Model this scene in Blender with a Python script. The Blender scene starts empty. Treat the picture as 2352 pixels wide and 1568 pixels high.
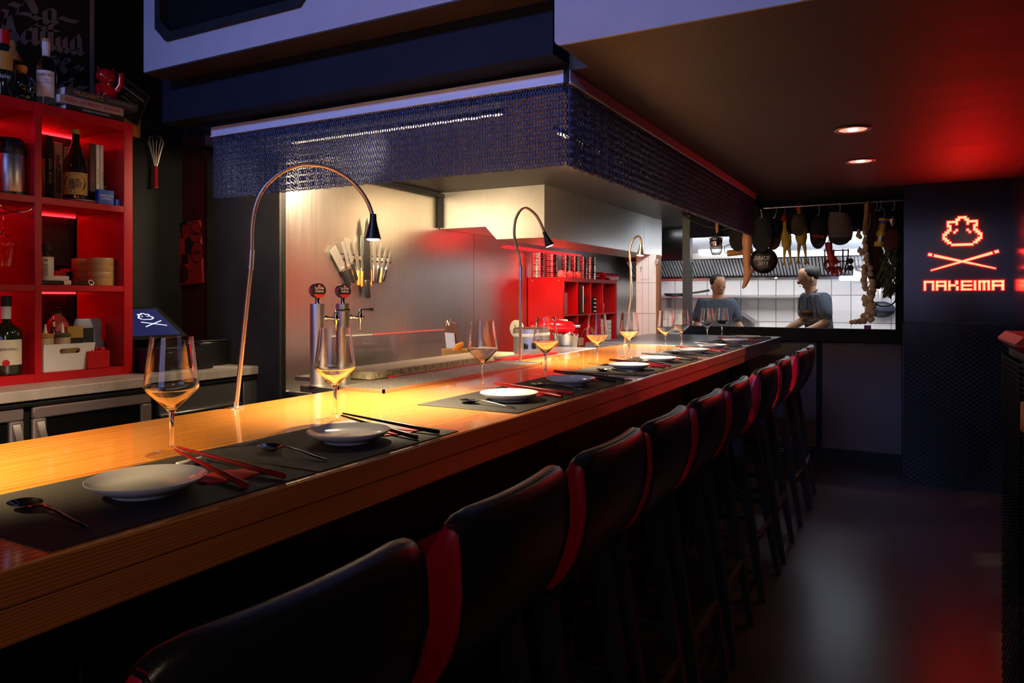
import bpy, math, random
import numpy as np
from mathutils import Matrix, Vector
random.seed(7)
C = bpy.context.scene.collection
R = math.radians
PI = math.pi
# ------------------------------------------------------------------ camera
F, H0, CX, CZ = 1680.0, 683.0, 1176.0, 1.38
TH = math.atan((2095 - CX) / F)
cam = bpy.data.cameras.new('camera')
cam.sensor_width = 36.0
cam.lens = 36.0 * F / 2352
cam.shift_y = -(784 - H0) / 2352
cam.clip_start = 0.02
co = bpy.data.objects.new('camera', cam)
co.location = (0, 0, CZ)
co.rotation_euler = (PI / 2, 0, TH)
C.objects.link(co)
bpy.context.scene.camera = co
# ------------------------------------------------------------------ colour, world, large lights
vs = bpy.context.scene.view_settings
vs.view_transform = 'Standard'
vs.look = 'None'
vs.exposure = 0.0
vs.gamma = 1.0
vs.use_curve_mapping = False
w = bpy.data.worlds.new('world')
bpy.context.scene.world = w
w.use_nodes = True
w.node_tree.nodes['Background'].inputs[0].default_value = (0.25, 0.3, 0.6, 1)
w.node_tree.nodes['Background'].inputs[1].default_value = 0.004


def lamp(name, kind, loc, energy, col, to=None, **kw):
    l = bpy.data.lights.new(name, kind)
    l.energy = energy
    l.color = col
    for k, v in kw.items():
        setattr(l, k, v)
    o = bpy.data.objects.new(name, l)
    o.location = loc
    if to is not None:
        o.rotation_euler = (Vector(to) - Vector(loc)).to_track_quat('-Z', 'Y').to_euler()
    C.objects.link(o)
    return o


# blue dusk coming in through the street windows behind the camera
lamp('street_dusk', 'AREA', (-1.6, -2.0, 3.55), 14, (0.20, 0.34, 1.0), (-1.6, 2.3, 2.38), shape='RECTANGLE', size=3.4, size_y=0.35, spread=R(38))
lamp('street_dusk_door', 'AREA', (-0.5, -3.2, 1.9), 16, (0.50, 0.48, 1.0), (-0.6, 3.0, 1.2), shape='RECTANGLE', size=2.0, size_y=1.6)
lamp('entrance_fill', 'AREA', (0.9, -1.0, 2.5), 6, (1.0, 0.72, 0.5), (-0.6, 1.4, 0.9), shape='DISK', size=0.5)  # added warm fill for the counter edge and stools, no known lamp
# cold working light of the rear kitchen, then an added fill
lamp('kitchen_tube_light', 'AREA', (-1.2, 7.6, 2.2), 65, (0.95, 0.97, 1.0), (-1.2, 8.3, 1.0), shape='RECTANGLE', size=2.6, size_y=0.3)
lamp('kitchen_hood_light', 'AREA', (-1.5, 8.55, 1.56), 14, (0.98, 0.97, 1.0), (-1.5, 8.75, 0.9), shape='RECTANGLE', size=2.6, size_y=0.2)
lamp('sheet_fill', 'SPOT', (-1.7, 6.0, 2.12), 45, (0.92, 0.95, 1.0), (-2.2, 6.7, 1.35), spot_size=R(62), spot_blend=0.7, shadow_soft_size=0.05)  # added cold spot that whitens the drawing sheet
# warm light of the strips behind the chain canopy, with two added fills
lamp('canopy_warm_light', 'SPOT', (-2.72, 2.99, 2.09), 230, (1.0, 0.78, 0.50), (-3.02, 3.22, 1.92), spot_size=R(125), spot_blend=1.0, shadow_soft_size=0.05)
lamp('canopy_warm_light', 'AREA', (-2.1, 3.3, 2.11), 8, (1.0, 0.76, 0.46), (-2.3, 3.4, 1.0), shape='RECTANGLE', size=0.8, size_y=0.8, spread=R(105))  # added general fill over the slab, no strip hangs here
lamp('canopy_warm_light', 'SPOT', (-1.55, 3.7, 2.11), 120, (1.0, 0.74, 0.42), (-2.6, 5.2, 1.5), spot_size=R(115), spot_blend=1.0, shadow_soft_size=0.05)
lamp('canopy_warm_light', 'SPOT', (-2.62, 2.66, 2.08), 26, (1.0, 0.78, 0.50), (-3.25, 2.9, 1.5), spot_size=R(150), spot_blend=1.0, shadow_soft_size=0.05)  # added spill to brighten the dark plaster board
# added warm fills on the back bar: canopy leak, then fridge front
lamp('back_bar_fill', 'SPOT', (-1.9, 2.36, 2.05), 15, (1.0, 0.70, 0.42), (-3.4, 2.55, 1.25), spot_size=R(84), spot_blend=0.8, shadow_soft_size=0.06)
lamp('back_bar_fill', 'SPOT', (-1.86, 1.25, 1.9), 95, (1.0, 0.76, 0.52), (-3.2, 1.45, 0.86), spot_size=R(44), spot_blend=1.0, shadow_soft_size=0.06)
# red strip at the back of the hood, then two added red fills
lamp('hood_red_light', 'SPOT', (-2.55, 5.6, 1.77), 26, (1.0, 0.01, 0.02), (-2.95, 6.2, 1.45), spot_size=R(125), spot_blend=0.7, shadow_soft_size=0.1)
lamp('hood_red_fill', 'SPOT', (-2.6, 5.35, 1.48), 16, (1.0, 0.008, 0.015), (-2.75, 5.35, 1.85), spot_size=R(140), spot_blend=0.9, shadow_soft_size=0.06)  # added upward spot that reddens the hood underside
lamp('sign_glow_fill', 'SPOT', (0.36, 5.80, 1.65), 22, (1.0, 0.0, 0.005), (0.30, 5.4, 2.214), spot_size=R(150), spot_blend=1.0, shadow_soft_size=0.1)  # added spot standing in for the neon sign's glow on the ceiling
#lamp('entrance_red_floor_light', 'SPOT', (0.2, 2.3, 2.1), 40, (1.0, 0.0, 0.01), (0.2, 3.0, 0), spot_size=R(48), spot_blend=1.0, shadow_soft_size=0.1)


# ------------------------------------------------------------------ pixel (on the photograph) to a point on a known plane
fx, fy = -math.sin(TH), math.cos(TH)
rx, ry = math.cos(TH), math.sin(TH)


def ray(px, py):
    u = (px - CX) / F
    return (fx + rx * u, fy + ry * u, (H0 - py) / F)


def ax(px, py, X):
    d = ray(px, py)
    t = X / d[0]
    return (X, d[1] * t, CZ + d[2] * t)


def ay(px, py, Y):
    d = ray(px, py)
    t = Y / d[1]
    return (d[0] * t, Y, CZ + d[2] * t)


def az(px, py, Z):
    d = ray(px, py)
    t = (Z - CZ) / d[2]
    return (d[0] * t, d[1] * t, Z)


# ------------------------------------------------------------------ materials
MATS = {}


def nt(name):
    m = bpy.data.materials.new(name)
    m.use_nodes = True
    t = m.node_tree
    return m, t, t.nodes['Principled BSDF']


def mat(name, col, rough=0.5, metal=0.0, spec=0.5, var=0.0, scale=(20, 20, 20), bump=0.0, coat=0.0, rvar=0.0, noise=4.0, sheen=0.0, aniso=0.0, trans=0.0, sub=0.0):
    if name in MATS:
        return MATS[name]
    m, t, b = nt(name)
    b.inputs['Base Color'].default_value = (*col, 1)
    b.inputs['Roughness'].default_value = rough
    b.inputs['Metallic'].default_value = metal
    b.inputs['Specular IOR Level'].default_value = spec
    b.inputs['Coat Weight'].default_value = coat
    b.inputs['Coat Roughness'].default_value = 0.08
    b.inputs['Sheen Weight'].default_value = sheen
    b.inputs['Anisotropic'].default_value = aniso
    b.inputs['Transmission Weight'].default_value = trans
    b.inputs['Subsurface Weight'].default_value = sub
    if var or bump or rvar:
        tc = t.nodes.new('ShaderNodeTexCoord')
        mp = t.nodes.new('ShaderNodeMapping')
        mp.inputs['Scale'].default_value = scale
        n = t.nodes.new('ShaderNodeTexNoise')
        n.inputs['Scale'].default_value = 1.0
        n.inputs['Detail'].default_value = noise
        n.inputs['Roughness'].default_value = 0.6
        t.links.new(tc.outputs['Object'], mp.inputs[0])
        t.links.new(mp.outputs[0], n.inputs['Vector'])
        if var:
            r = t.nodes.new('ShaderNodeValToRGB')
            r.color_ramp.elements[0].position = 0.3
            r.color_ramp.elements[1].position = 0.72
            r.color_ramp.elements[0].color = (*[c * (1 - var) for c in col], 1)
            r.color_ramp.elements[1].color = (*[min(1, c * (1 + var)) for c in col], 1)
            t.links.new(n.outputs[0], r.inputs[0])
            t.links.new(r.outputs[0], b.inputs['Base Color'])
        if rvar:
            mr = t.nodes.new('ShaderNodeMapRange')
            mr.inputs[3].default_value = max(0.02, rough - rvar)
            mr.inputs[4].default_value = min(1, rough + rvar)
            t.links.new(n.outputs[0], mr.inputs[0])
            t.links.new(mr.outputs[0], b.inputs['Roughness'])
        if bump:
            bp = t.nodes.new('ShaderNodeBump')
            bp.inputs['Strength'].default_value = bump
            bp.inputs['Distance'].default_value = 0.003
            t.links.new(n.outputs[0], bp.inputs['Height'])
            t.links.new(bp.outputs[0], b.inputs['Normal'])
    MATS[name] = m
    return m


def emit(name, col, s):
    if name in MATS:
        return MATS[name]
    m, t, b = nt(name)
    b.inputs['Base Color'].default_value = (*[c * 0.5 for c in col], 1)
    b.inputs['Emission Color'].default_value = (*col, 1)
    b.inputs['Emission Strength'].default_value = s
    MATS[name] = m
    return m


def glass(name, col=(1, 1, 1), rough=0.0, ior=1.5):
    if name in MATS:
        return MATS[name]
    m, t, b = nt(name)
    b.inputs['Base Color'].default_value = (*col, 1)
    b.inputs['Roughness'].default_value = rough
    b.inputs['IOR'].default_value = ior
    b.inputs['Transmission Weight'].default_value = 1.0
    MATS[name] = m
    return m


def thin_glass(name, tint=(1, 1, 1), refl=1.0):
    """one pane without refraction: Fresnel mix of a mirror and clear"""
    m, t, b = nt(name)
    out = t.nodes['Material Output']
    t.nodes.remove(b)
    tr = t.nodes.new('ShaderNodeBsdfTransparent')
    tr.inputs[0].default_value = (*tint, 1)
    g = t.nodes.new('ShaderNodeBsdfGlossy')
    g.inputs['Roughness'].default_value = 0.01
    g.inputs[0].default_value = (refl, refl, refl, 1)
    f = t.nodes.new('ShaderNodeFresnel')
    ge = t.nodes.new('ShaderNodeNewGeometry')
    mr = t.nodes.new('ShaderNodeMapRange')
    mr.inputs[3].default_value = 1.5
    mr.inputs[4].default_value = 1 / 1.5
    t.links.new(ge.outputs['Backfacing'], mr.inputs[0])
    t.links.new(mr.outputs[0], f.inputs[0])
    mx = t.nodes.new('ShaderNodeMixShader')
    t.links.new(f.outputs[0], mx.inputs[0])
    t.links.new(tr.outputs[0], mx.inputs[1])
    t.links.new(g.outputs[0], mx.inputs[2])
    t.links.new(mx.outputs[0], out.inputs[0])
    MATS[name] = m
    return m


def wood(name, c0, c1, c2, rough, along='Y', ring=26.0, coat=0.0, stretch=0.05, bump=0.05, freq=80.0):
    m, t, b = nt(name)
    tc = t.nodes.new('ShaderNodeTexCoord')
    mp = t.nodes.new('ShaderNodeMapping')
    sc = {'X': (stretch, 1, 1), 'Y': (1, stretch, 1), 'Z': (1, 1, stretch)}[along]
    mp.inputs['Scale'].default_value = sc
    t.links.new(tc.outputs['Object'], mp.inputs[0])
    n1 = t.nodes.new('ShaderNodeTexNoise')
    n1.inputs['Scale'].default_value = 5.0
    n1.inputs['Detail'].default_value = 2.0
    t.links.new(mp.outputs[0], n1.inputs['Vector'])
    mul = t.nodes.new('ShaderNodeMath')
    mul.operation = 'MULTIPLY'
    mul.inputs[1].default_value = ring
    t.links.new(n1.outputs[0], mul.inputs[0])
    sep = t.nodes.new('ShaderNodeSeparateXYZ')
    t.links.new(mp.outputs[0], sep.inputs[0])
    sm = t.nodes.new('ShaderNodeMath')
    sm.operation = 'ADD'
    t.links.new(sep.outputs['Z' if along != 'Z' else 'X'], sm.inputs[0])
    t.links.new(sep.outputs['X' if along == 'Y' else 'Y'], sm.inputs[1])
    m3 = t.nodes.new('ShaderNodeMath')
    m3.operation = 'MULTIPLY_ADD'
    m3.inputs[1].default_value = freq
    t.links.new(sm.outputs[0], m3.inputs[0])
    t.links.new(mul.outputs[0], m3.inputs[2])
    fr = t.nodes.new('ShaderNodeMath')
    fr.operation = 'FRACT'
    t.links.new(m3.outputs[0], fr.inputs[0])
    n2 = t.nodes.new('ShaderNodeTexNoise')
    n2.inputs['Scale'].default_value = 90.0
    n2.inputs['Detail'].default_value = 3.0
    t.links.new(mp.outputs[0], n2.inputs['Vector'])
    mixf = t.nodes.new('ShaderNodeMath')
    mixf.operation = 'MULTIPLY_ADD'
    mixf.inputs[1].default_value = 0.45
    t.links.new(n2.outputs[0], mixf.inputs[0])
    fm = t.nodes.new('ShaderNodeMath')
    fm.operation = 'MULTIPLY'
    fm.inputs[1].default_value = 0.62
    t.links.new(fr.outputs[0], fm.inputs[0])
    t.links.new(fm.outputs[0], mixf.inputs[2])
    r = t.nodes.new('ShaderNodeValToRGB')
    e = r.color_ramp.elements
    e[0].position = 0.1
    e[0].color = (*c0, 1)
    e[1].position = 0.95
    e[1].color = (*c2, 1)
    k = e.new(0.55)
    k.color = (*c1, 1)
    t.links.new(mixf.outputs[0], r.inputs[0])
    t.links.new(r.outputs[0], b.inputs['Base Color'])
    b.inputs['Roughness'].default_value = rough
    b.inputs['Coat Weight'].default_value = coat
    b.inputs['Coat Roughness'].default_value = 0.06
    bp = t.nodes.new('ShaderNodeBump')
    bp.inputs['Strength'].default_value = bump
    bp.inputs['Distance'].default_value = 0.002
    t.links.new(mixf.outputs[0], bp.inputs['Height'])
    t.links.new(bp.outputs[0], b.inputs['Normal'])
    MATS[name] = m
    return m


# ------------------------------------------------------------------ mesh builder
class M:
    def __init__(s, T=None):
        s.v, s.f = [], []
        s.T = T

    def add(s, vs, fs, T=None):
        o = len(s.v)
        for p in vs:
            p = Vector(p)
            if T is not None:
                p = T @ p
            if s.T is not None:
                p = s.T @ p
            s.v.append(tuple(p))
        s.f += [tuple(i + o for i in f) for f in fs]
        return s

    def box(s, x0, x1, y0, y1, z0, z1, T=None):
        vs = [(x, y, z) for z in (z0, z1) for y in (y0, y1) for x in (x0, x1)]
        return s.add(vs, [(0, 2, 3, 1), (4, 5, 7, 6), (0, 1, 5, 4), (2, 6, 7, 3), (0, 4, 6, 2), (1, 3, 7, 5)], T)

    def cb(s, c, d, ch=0.004, T=None):
        """chamfered box, centre c, size d"""
        hx, hy, hz = d[0] / 2, d[1] / 2, d[2] / 2
        ch = min(ch, hx * .9, hy * .9, hz * .9)
        vs, ix = [], {}
        for sx in (-1, 1):
            for sy in (-1, 1):
                for sz in (-1, 1):
                    for a in range(3):
                        e = [hx - ch, hy - ch, hz - ch]
                        e[a] += ch
                        ix[(sx, sy, sz, a)] = len(vs)
                        vs.append((c[0] + sx * e[0], c[1] + sy * e[1], c[2] + sz * e[2]))
        fs = []
        for a in range(3):
            b_, c_ = (a + 1) % 3, (a + 2) % 3
            for sg in (-1, 1):
                q = []
                for (p, r_) in ((-1, -1), (1, -1), (1, 1), (-1, 1)):
                    k = [0, 0, 0]
                    k[a], k[b_], k[c_] = sg, p, r_
                    q.append(ix[(*k, a)])
                fs.append(tuple(q) if sg > 0 else tuple(q[::-1]))
            for p in (-1, 1):
                for r_ in (-1, 1):
                    k = [0, 0, 0]
                    k[b_], k[c_] = p, r_
                    k0, k1 = list(k), list(k)
                    k0[a], k1[a] = -1, 1
                    q = (ix[(*k0, b_)], ix[(*k1, b_)], ix[(*k1, c_)], ix[(*k0, c_)])
                    fs.append(q if p * r_ < 0 else q[::-1])
        for sx in (-1, 1):
            for sy in (-1, 1):
                for sz in (-1, 1):
                    q = tuple(ix[(sx, sy, sz, a)] for a in range(3))
                    fs.append(q if sx * sy * sz > 0 else q[::-1])
        return s.add(vs, fs, T)

    def lathe(s, prof, c=(0, 0, 0), n=24, T=None, close=False):
        """profile (r, z) bottom to top around z"""
        vs, fs = [], []
        for (r, z) in prof:
            for i in range(n):
                a = 2 * PI * i / n
                vs.append((c[0] + r * math.cos(a), c[1] + r * math.sin(a), c[2] + z))
        m = len(prof)
        for j in range(m - 1 if not close else m):
            k = (j + 1) % m
            for i in range(n):
                i2 = (i + 1) % n
                fs.append((j * n + i, j * n + i2, k * n + i2, k * n + i))
        if not close:
            if prof[0][0] > 1e-5:
                fs.append(tuple(range(n - 1, -1, -1)))
            if prof[-1][0] > 1e-5:
                fs.append(tuple((m - 1) * n + i for i in range(n)))
        return s.add(vs, fs, T)

    def cyl(s, p0, p1, r0, r1=None, n=12):
        return s.tube([p0, p1], [r0, r0 if r1 is None else r1], n)

    def tube(s, pts, r, n=8, cap=True, flat=None, up=None):
        pts = [Vector(p) for p in pts]
        if not hasattr(r, '__len__'):
            r = [r] * len(pts)
        vs, fs = [], []
        d0 = (pts[1] - pts[0]).normalized()
        u = Vector(up) if up else (Vector((0, 0, 1)) if abs(d0.z) < 0.9 else Vector((1, 0, 0)))
        for i, p in enumerate(pts):
            a = pts[max(0, i - 1)]
            b = pts[min(len(pts) - 1, i + 1)]
            d = (b - a).normalized()
            u = (u - d * u.dot(d)).normalized()
            w_ = d.cross(u)
            fl = 1.0 if flat is None else (flat[i] if hasattr(flat, '__len__') else flat)
            for k in range(n):
                t = 2 * PI * k / n
                vs.append(p + u * (r[i] * math.cos(t)) + w_ * (r[i] * fl * math.sin(t)))
        for i in range(len(pts) - 1):
            for k in range(n):
                k2 = (k + 1) % n
                fs.append((i * n + k, i * n + k2, (i + 1) * n + k2, (i + 1) * n + k))
        if cap:
            fs.append(tuple(range(n - 1, -1, -1)))
            fs.append(tuple((len(pts) - 1) * n + k for k in range(n)))
        return s.add(vs, fs)

    def prism(s, poly, ax_, d0, d1, T=None):
        """2-D polygon extruded along axis ax_; poly in the other two axes (in xyz order)"""
        n = len(poly)
        vs = []
        for d in (d0, d1):
            for (a, b) in poly:
                vs.append({'x': (d, a, b), 'y': (a, d, b), 'z': (a, b, d)}[ax_])
        fs = [tuple(range(n)), tuple(range(2 * n - 1, n - 1, -1))]
        for i in range(n):
            j = (i + 1) % n
            fs.append((i, i + n, j + n, j))
        return s.add(vs, fs, T)

    def ball(s, c, r, n=12, m=8, T=None):
        if not hasattr(r, '__len__'):
            r = (r, r, r)
        vs, fs = [(c[0], c[1], c[2] - r[2])], []
        for j in range(1, m):
            a = PI * j / m
            for i in range(n):
                t = 2 * PI * i / n
                vs.append((c[0] + r[0] * math.sin(a) * math.cos(t), c[1] + r[1] * math.sin(a) * math.sin(t), c[2] - r[2] * math.cos(a)))
        vs.append((c[0], c[1], c[2] + r[2]))
        for i in range(n):
            i2 = (i + 1) % n
            fs.append((0, 1 + i2, 1 + i))
            for j in range(m - 2):
                fs.append((1 + j * n + i, 1 + j * n + i2, 1 + (j + 1) * n + i2, 1 + (j + 1) * n + i))
            fs.append((len(vs) - 1, 1 + (m - 2) * n + i, 1 + (m - 2) * n + i2))
        return s.add(vs, fs, T)

    def loft(s, rings, cap=True):
        n = len(rings[0])
        vs = [p for r in rings for p in r]
        fs = []
        for i in range(len(rings) - 1):
            for k in range(n):
                k2 = (k + 1) % n
                fs.append((i * n + k, i * n + k2, (i + 1) * n + k2, (i + 1) * n + k))
        if cap:
            fs.append(tuple(range(n - 1, -1, -1)))
            fs.append(tuple((len(rings) - 1) * n + k for k in range(n)))
        return s.add(vs, fs)


def obj(name, mb, m, parent=None, world=False, smooth=38, label=None, kind=None, fix=True):
    """link one mesh object; world=True: vertices are given in world space under an unrotated parent"""
    me = mb
    if isinstance(mb, M):
        vs = mb.v
        if world and parent is not None:
            o_ = Vector(parent.location)
            if parent.parent is not None:
                o_ = o_ + Vector(parent.parent.location)
            vs = [(p[0] - o_.x, p[1] - o_.y, p[2] - o_.z) for p in vs]
        me = bpy.data.meshes.new(name)
        me.from_pydata(vs, [], mb.f)
        if fix:
            import bmesh
            bm = bmesh.new()
            bm.from_mesh(me)
            bmesh.ops.recalc_face_normals(bm, faces=bm.faces)
            bm.to_mesh(me)
            bm.free()
        if smooth:
            me.polygons.foreach_set('use_smooth', [True] * len(me.polygons))
            me.set_sharp_from_angle(angle=R(smooth))
    if isinstance(m, str):
        m = MATS[m]
    if m is not None and len(me.materials) == 0:
        me.materials.append(m)
    o = bpy.data.objects.new(name, me)
    C.objects.link(o)
    if parent is not None:
        o.parent = parent
    if label:
        o['label'] = label
    if kind:
        o['kind'] = kind
    return o


def thing(name, label, cat, loc=(0, 0, 0), rotz=0.0, group=None):
    o = bpy.data.objects.new(name, None)
    o.empty_display_size = 0.05
    C.objects.link(o)
    o.location = loc
    o.rotation_euler = (0, 0, rotz)
    o['label'] = label
    o['category'] = cat
    if group:
        o['group'] = group
    return o


def solo(name, mb, m, label, cat, loc=None, group=None, smooth=38, world=True, rotz=0):
    """a thing that is one mesh; world vertices are re-based on loc"""
    if loc is not None and world:
        mb.v = [(p[0] - loc[0], p[1] - loc[1], p[2] - loc[2]) for p in mb.v]
    o = obj(name, mb, m, smooth=smooth)
    if loc is not None:
        o.location = loc
    o.rotation_euler = (0, 0, rotz)
    o['label'] = label
    o['category'] = cat
    if group:
        o['group'] = group
    return o


def struct(name, mb, m, parent=None, smooth=38):
    o = obj(name, mb, m, parent, smooth=smooth)
    if parent is None:
        o['kind'] = 'structure'
    return o


def dup(root, loc, rotz=0, label=None, group=None):
    r = root.copy()
    C.objects.link(r)
    r.location = loc
    r.rotation_euler = (0, 0, rotz)
    if label:
        r['label'] = label
    if group:
        r['group'] = group
    for ch in list(root.children):
        c = ch.copy()
        C.objects.link(c)
        c.parent = r
        for g in list(ch.children):
            d = g.copy()
            C.objects.link(d)
            d.parent = c
    return r


def text(body, size, m, parent, T, name='lettering', ext=0.0004, align='CENTER', squeeze=1.0, shear=0.0, space=1.0, bold=0.0):
    """flat lettering as a mesh; T takes text space (x right, y up) to the parent's space"""
    cu = bpy.data.curves.new(name, 'FONT')
    cu.body = body
    cu.size = size
    cu.align_x = align
    cu.align_y = 'CENTER'
    cu.extrude = ext
    cu.shear = shear
    cu.offset = bold
    cu.space_line = space
    cu.resolution_u = 3
    o = bpy.data.objects.new(name, cu)
    C.objects.link(o)
    me = bpy.data.meshes.new_from_object(o)
    bpy.data.objects.remove(o)
    me.transform(T @ Matrix.Diagonal((squeeze, 1, 1, 1)))
    if isinstance(m, str):
        m = MATS[m]
    me.materials.clear()
    me.materials.append(m)
    return obj(name, me, m, parent)


def TX(p, tilt=0):
    """text plane facing +X at p: right is +Y, up is +Z"""
    return Matrix.Translation(p) @ Matrix(((0, 0, 1, 0), (1, 0, 0, 0), (0, 1, 0, 0), (0, 0, 0, 1))) @ Matrix.Rotation(tilt, 4, 'Z')


def TY(p, tilt=0):
    """text plane facing -Y at p: right is +X, up is +Z"""
    return Matrix.Translation(p) @ Matrix(((1, 0, 0, 0), (0, 0, -1, 0), (0, 1, 0, 0), (0, 0, 0, 1))) @ Matrix.Rotation(tilt, 4, 'Z')


def fast_mesh(name, V, Q):
    """numpy quads to mesh"""
    me = bpy.data.meshes.new(name)
    me.vertices.add(len(V))
    me.vertices.foreach_set('co', V.astype(np.float32).ravel())
    me.loops.add(Q.size)
    me.loops.foreach_set('vertex_index', Q.astype(np.int32).ravel())
    me.polygons.add(len(Q))
    me.polygons.foreach_set('loop_start', np.arange(0, Q.size, 4, dtype=np.int32))
    me.polygons.foreach_set('use_smooth', [True] * len(Q))
    me.update(calc_edges=True)
    return me


def tile(bV, bQ, offs, mats=None):
    n = len(bV)
    V = np.concatenate([bV @ (mats[i].T if mats is not None else np.eye(3)) + o for i, o in enumerate(offs)])
    Q = np.concatenate([bQ + n * i for i in range(len(offs))])
    return V, Q


ORD = ['first', 'second', 'third', 'fourth', 'fifth', 'sixth', 'seventh', 'eighth', 'ninth', 'tenth']

# common materials
mat('black_paint', (0.009, 0.009, 0.010), 0.55, spec=0.22, var=0.3, scale=(8, 8, 8), rvar=0.1)
mat('black_gloss', (0.008, 0.007, 0.008), 0.18, rvar=0.05, scale=(6, 6, 6))
mat('black_plastic', (0.01, 0.01, 0.011), 0.35)
mat('matte_black', (0.012, 0.012, 0.013), 0.7)
mat('navy_paint', (0.006, 0.008, 0.016), 0.75, spec=0.18, var=0.2, scale=(3, 3, 3))
mat('grey_plaster', (0.30, 0.30, 0.33), 0.75, var=0.08, scale=(3, 3, 3), bump=0.15)
mat('dark_ceiling', (0.027, 0.015, 0.011), 0.6, var=0.25, scale=(2, 14, 2), rvar=0.08)
mat('dark_plaster', (0.032, 0.028, 0.022), 0.65, spec=0.25, var=0.4, scale=(3, 3, 3), bump=0.2)
mat('dark_red_paint', (0.05, 0.004, 0.005), 0.5)
mat('brushed_steel', (0.58, 0.55, 0.50), 0.36, 1.0, var=0.06, scale=(60, 60, 2.5), rvar=0.05, bump=0.015)
mat('steel_sheet', (0.62, 0.59, 0.54), 0.34, 1.0, var=0.05, scale=(60, 60, 2.5), rvar=0.04, bump=0.015)
mat('steel_top', (0.30, 0.32, 0.36), 0.30, 1.0, var=0.08, scale=(8, 8, 8), rvar=0.04)
mat('chrome', (0.72, 0.70, 0.66), 0.1, 1.0)
mat('satin_chrome', (0.66, 0.63, 0.58), 0.36, 1.0)
mat('blade_steel', (0.50, 0.48, 0.44), 0.42, 0.9)
mat('tap_steel', (0.68, 0.64, 0.58), 0.46, 1.0)
mat('worktop_steel', (0.60, 0.52, 0.45), 0.45, 0.35, var=0.15, scale=(3, 14, 3))
mat('frame_steel', (0.26, 0.20, 0.19), 0.42, 0.4)
mat('board_red', (0.30, 0.008, 0.008), 0.5)
mat('soffit_dark', (0.03, 0.02, 0.015), 0.5)
mat('kitchen_ceiling', (0.016, 0.013, 0.011), 0.5, var=0.2)
mat('red_lacquer', (0.46, 0.003, 0.008), 0.42, spec=0.35)
mat('red_leather', (0.42, 0.004, 0.02), 0.34, spec=0.4, bump=0.1, scale=(250, 250, 250))
mat('black_leather', (0.012, 0.010, 0.010), 0.30, bump=0.12, scale=(260, 260, 260))
mat('dark_wood', (0.02, 0.018, 0.02), 0.38, var=0.3, scale=(40, 40, 3))
mat('placemat_leather', (0.010, 0.009, 0.008), 0.7, var=0.15, scale=(180, 180, 180), bump=0.25)
mat('porcelain', (0.74, 0.72, 0.69), 0.12, coat=0.4)
mat('white_plastic', (0.72, 0.70, 0.66), 0.4)
mat('white_enamel', (0.75, 0.74, 0.72), 0.35)
mat('white_metal', (0.55, 0.58, 0.64), 0.38, spec=0.5)
mat('cream_paper', (0.62, 0.55, 0.42), 0.7)
mat('white_paper', (0.74, 0.72, 0.7), 0.8)
mat('red_paper', (0.62, 0.02, 0.015), 0.7)
mat('red_chopstick', (0.24, 0.005, 0.008), 0.25)
mat('black_chopstick', (0.01, 0.009, 0.009), 0.28)
mat('chain_metal', (0.08, 0.11, 0.22), 0.38, 0.75, spec=0.6)
mat('bamboo', (0.42, 0.25, 0.08), 0.45, var=0.2, scale=(30, 30, 60))
mat('plain_wood', (0.45, 0.22, 0.07), 0.45, var=0.25, scale=(20, 20, 60))
mat('orange_wood', (0.55, 0.22, 0.045), 0.45, var=0.2, scale=(40, 40, 8))
mat('copper_tube', (0.60, 0.45, 0.33), 0.42, 1.0)
glass('crystal')
glass('bottle_glass', (0.75, 0.82, 0.75))
glass('amber_glass', (0.30, 0.10, 0.02))
glass('clear_plastic', (0.9, 0.9, 0.9), 0.05, 1.3)
mat('bottle_brown', (0.02, 0.008, 0.004), 0.08, coat=0.6)
mat('bottle_green', (0.01, 0.016, 0.008), 0.06, coat=0.6)
mat('gold_label', (0.42, 0.26, 0.05), 0.5)
mat('blue_card', (0.01, 0.09, 0.5), 0.5)
mat('yellow_plastic', (0.6, 0.42, 0.02), 0.4)
mat('rubber_yellow', (0.62, 0.42, 0.05), 0.5)
mat('red_rubber', (0.5, 0.008, 0.008), 0.4)
mat('skin', (0.62, 0.33, 0.2), 0.5, sub=0.1)
mat('mannequin', (0.78, 0.36, 0.17), 0.42, coat=0.15)
mat('hair_dark', (0.02, 0.014, 0.01), 0.6)
mat('grey_shirt', (0.10, 0.13, 0.18), 0.9)
mat('apron_black', (0.015, 0.015, 0.018), 0.85)
mat('cap_black', (0.014, 0.013, 0.014), 0.85, bump=0.2, scale=(300, 300, 300))
mat('cap_brown', (0.07, 0.045, 0.03), 0.85, bump=0.2, scale=(300, 300, 300))
mat('tweed', (0.13, 0.11, 0.09), 0.95, var=0.5, scale=(160, 160, 160), bump=0.5)
mat('garlic', (0.62, 0.47, 0.30), 0.6, var=0.3, scale=(40, 40, 12))
mat('straw', (0.38, 0.24, 0.11), 0.8, var=0.4, scale=(60, 60, 20))
mat('leaf', (0.06, 0.075, 0.03), 0.7, var=0.5, scale=(30, 30, 30))
mat('maroon_cloth', (0.07, 0.014, 0.014), 0.85)
mat('brown_leather', (0.16, 0.05, 0.025), 0.5)
mat('white_tile', (0.78, 0.76, 0.75), 0.2)
mat('grout', (0.25, 0.24, 0.24), 0.8)
mat('ink_black', (0.008, 0.008, 0.008), 0.6)
mat('ink_grey', (0.20, 0.18, 0.20), 0.6)
mat('ink_white', (0.7, 0.68, 0.65), 0.6)
mat('ink_gold', (0.45, 0.30, 0.12), 0.5)
mat('ink_red', (0.5, 0.015, 0.01), 0.6)
mat('poster_black', (0.014, 0.011, 0.013), 0.6)
mat('floor_concrete', (0.040, 0.032, 0.028), 0.30, spec=0.15, var=0.35, scale=(1.6, 1.6, 1.6), rvar=0.03, bump=0.05, noise=8.0)
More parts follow.
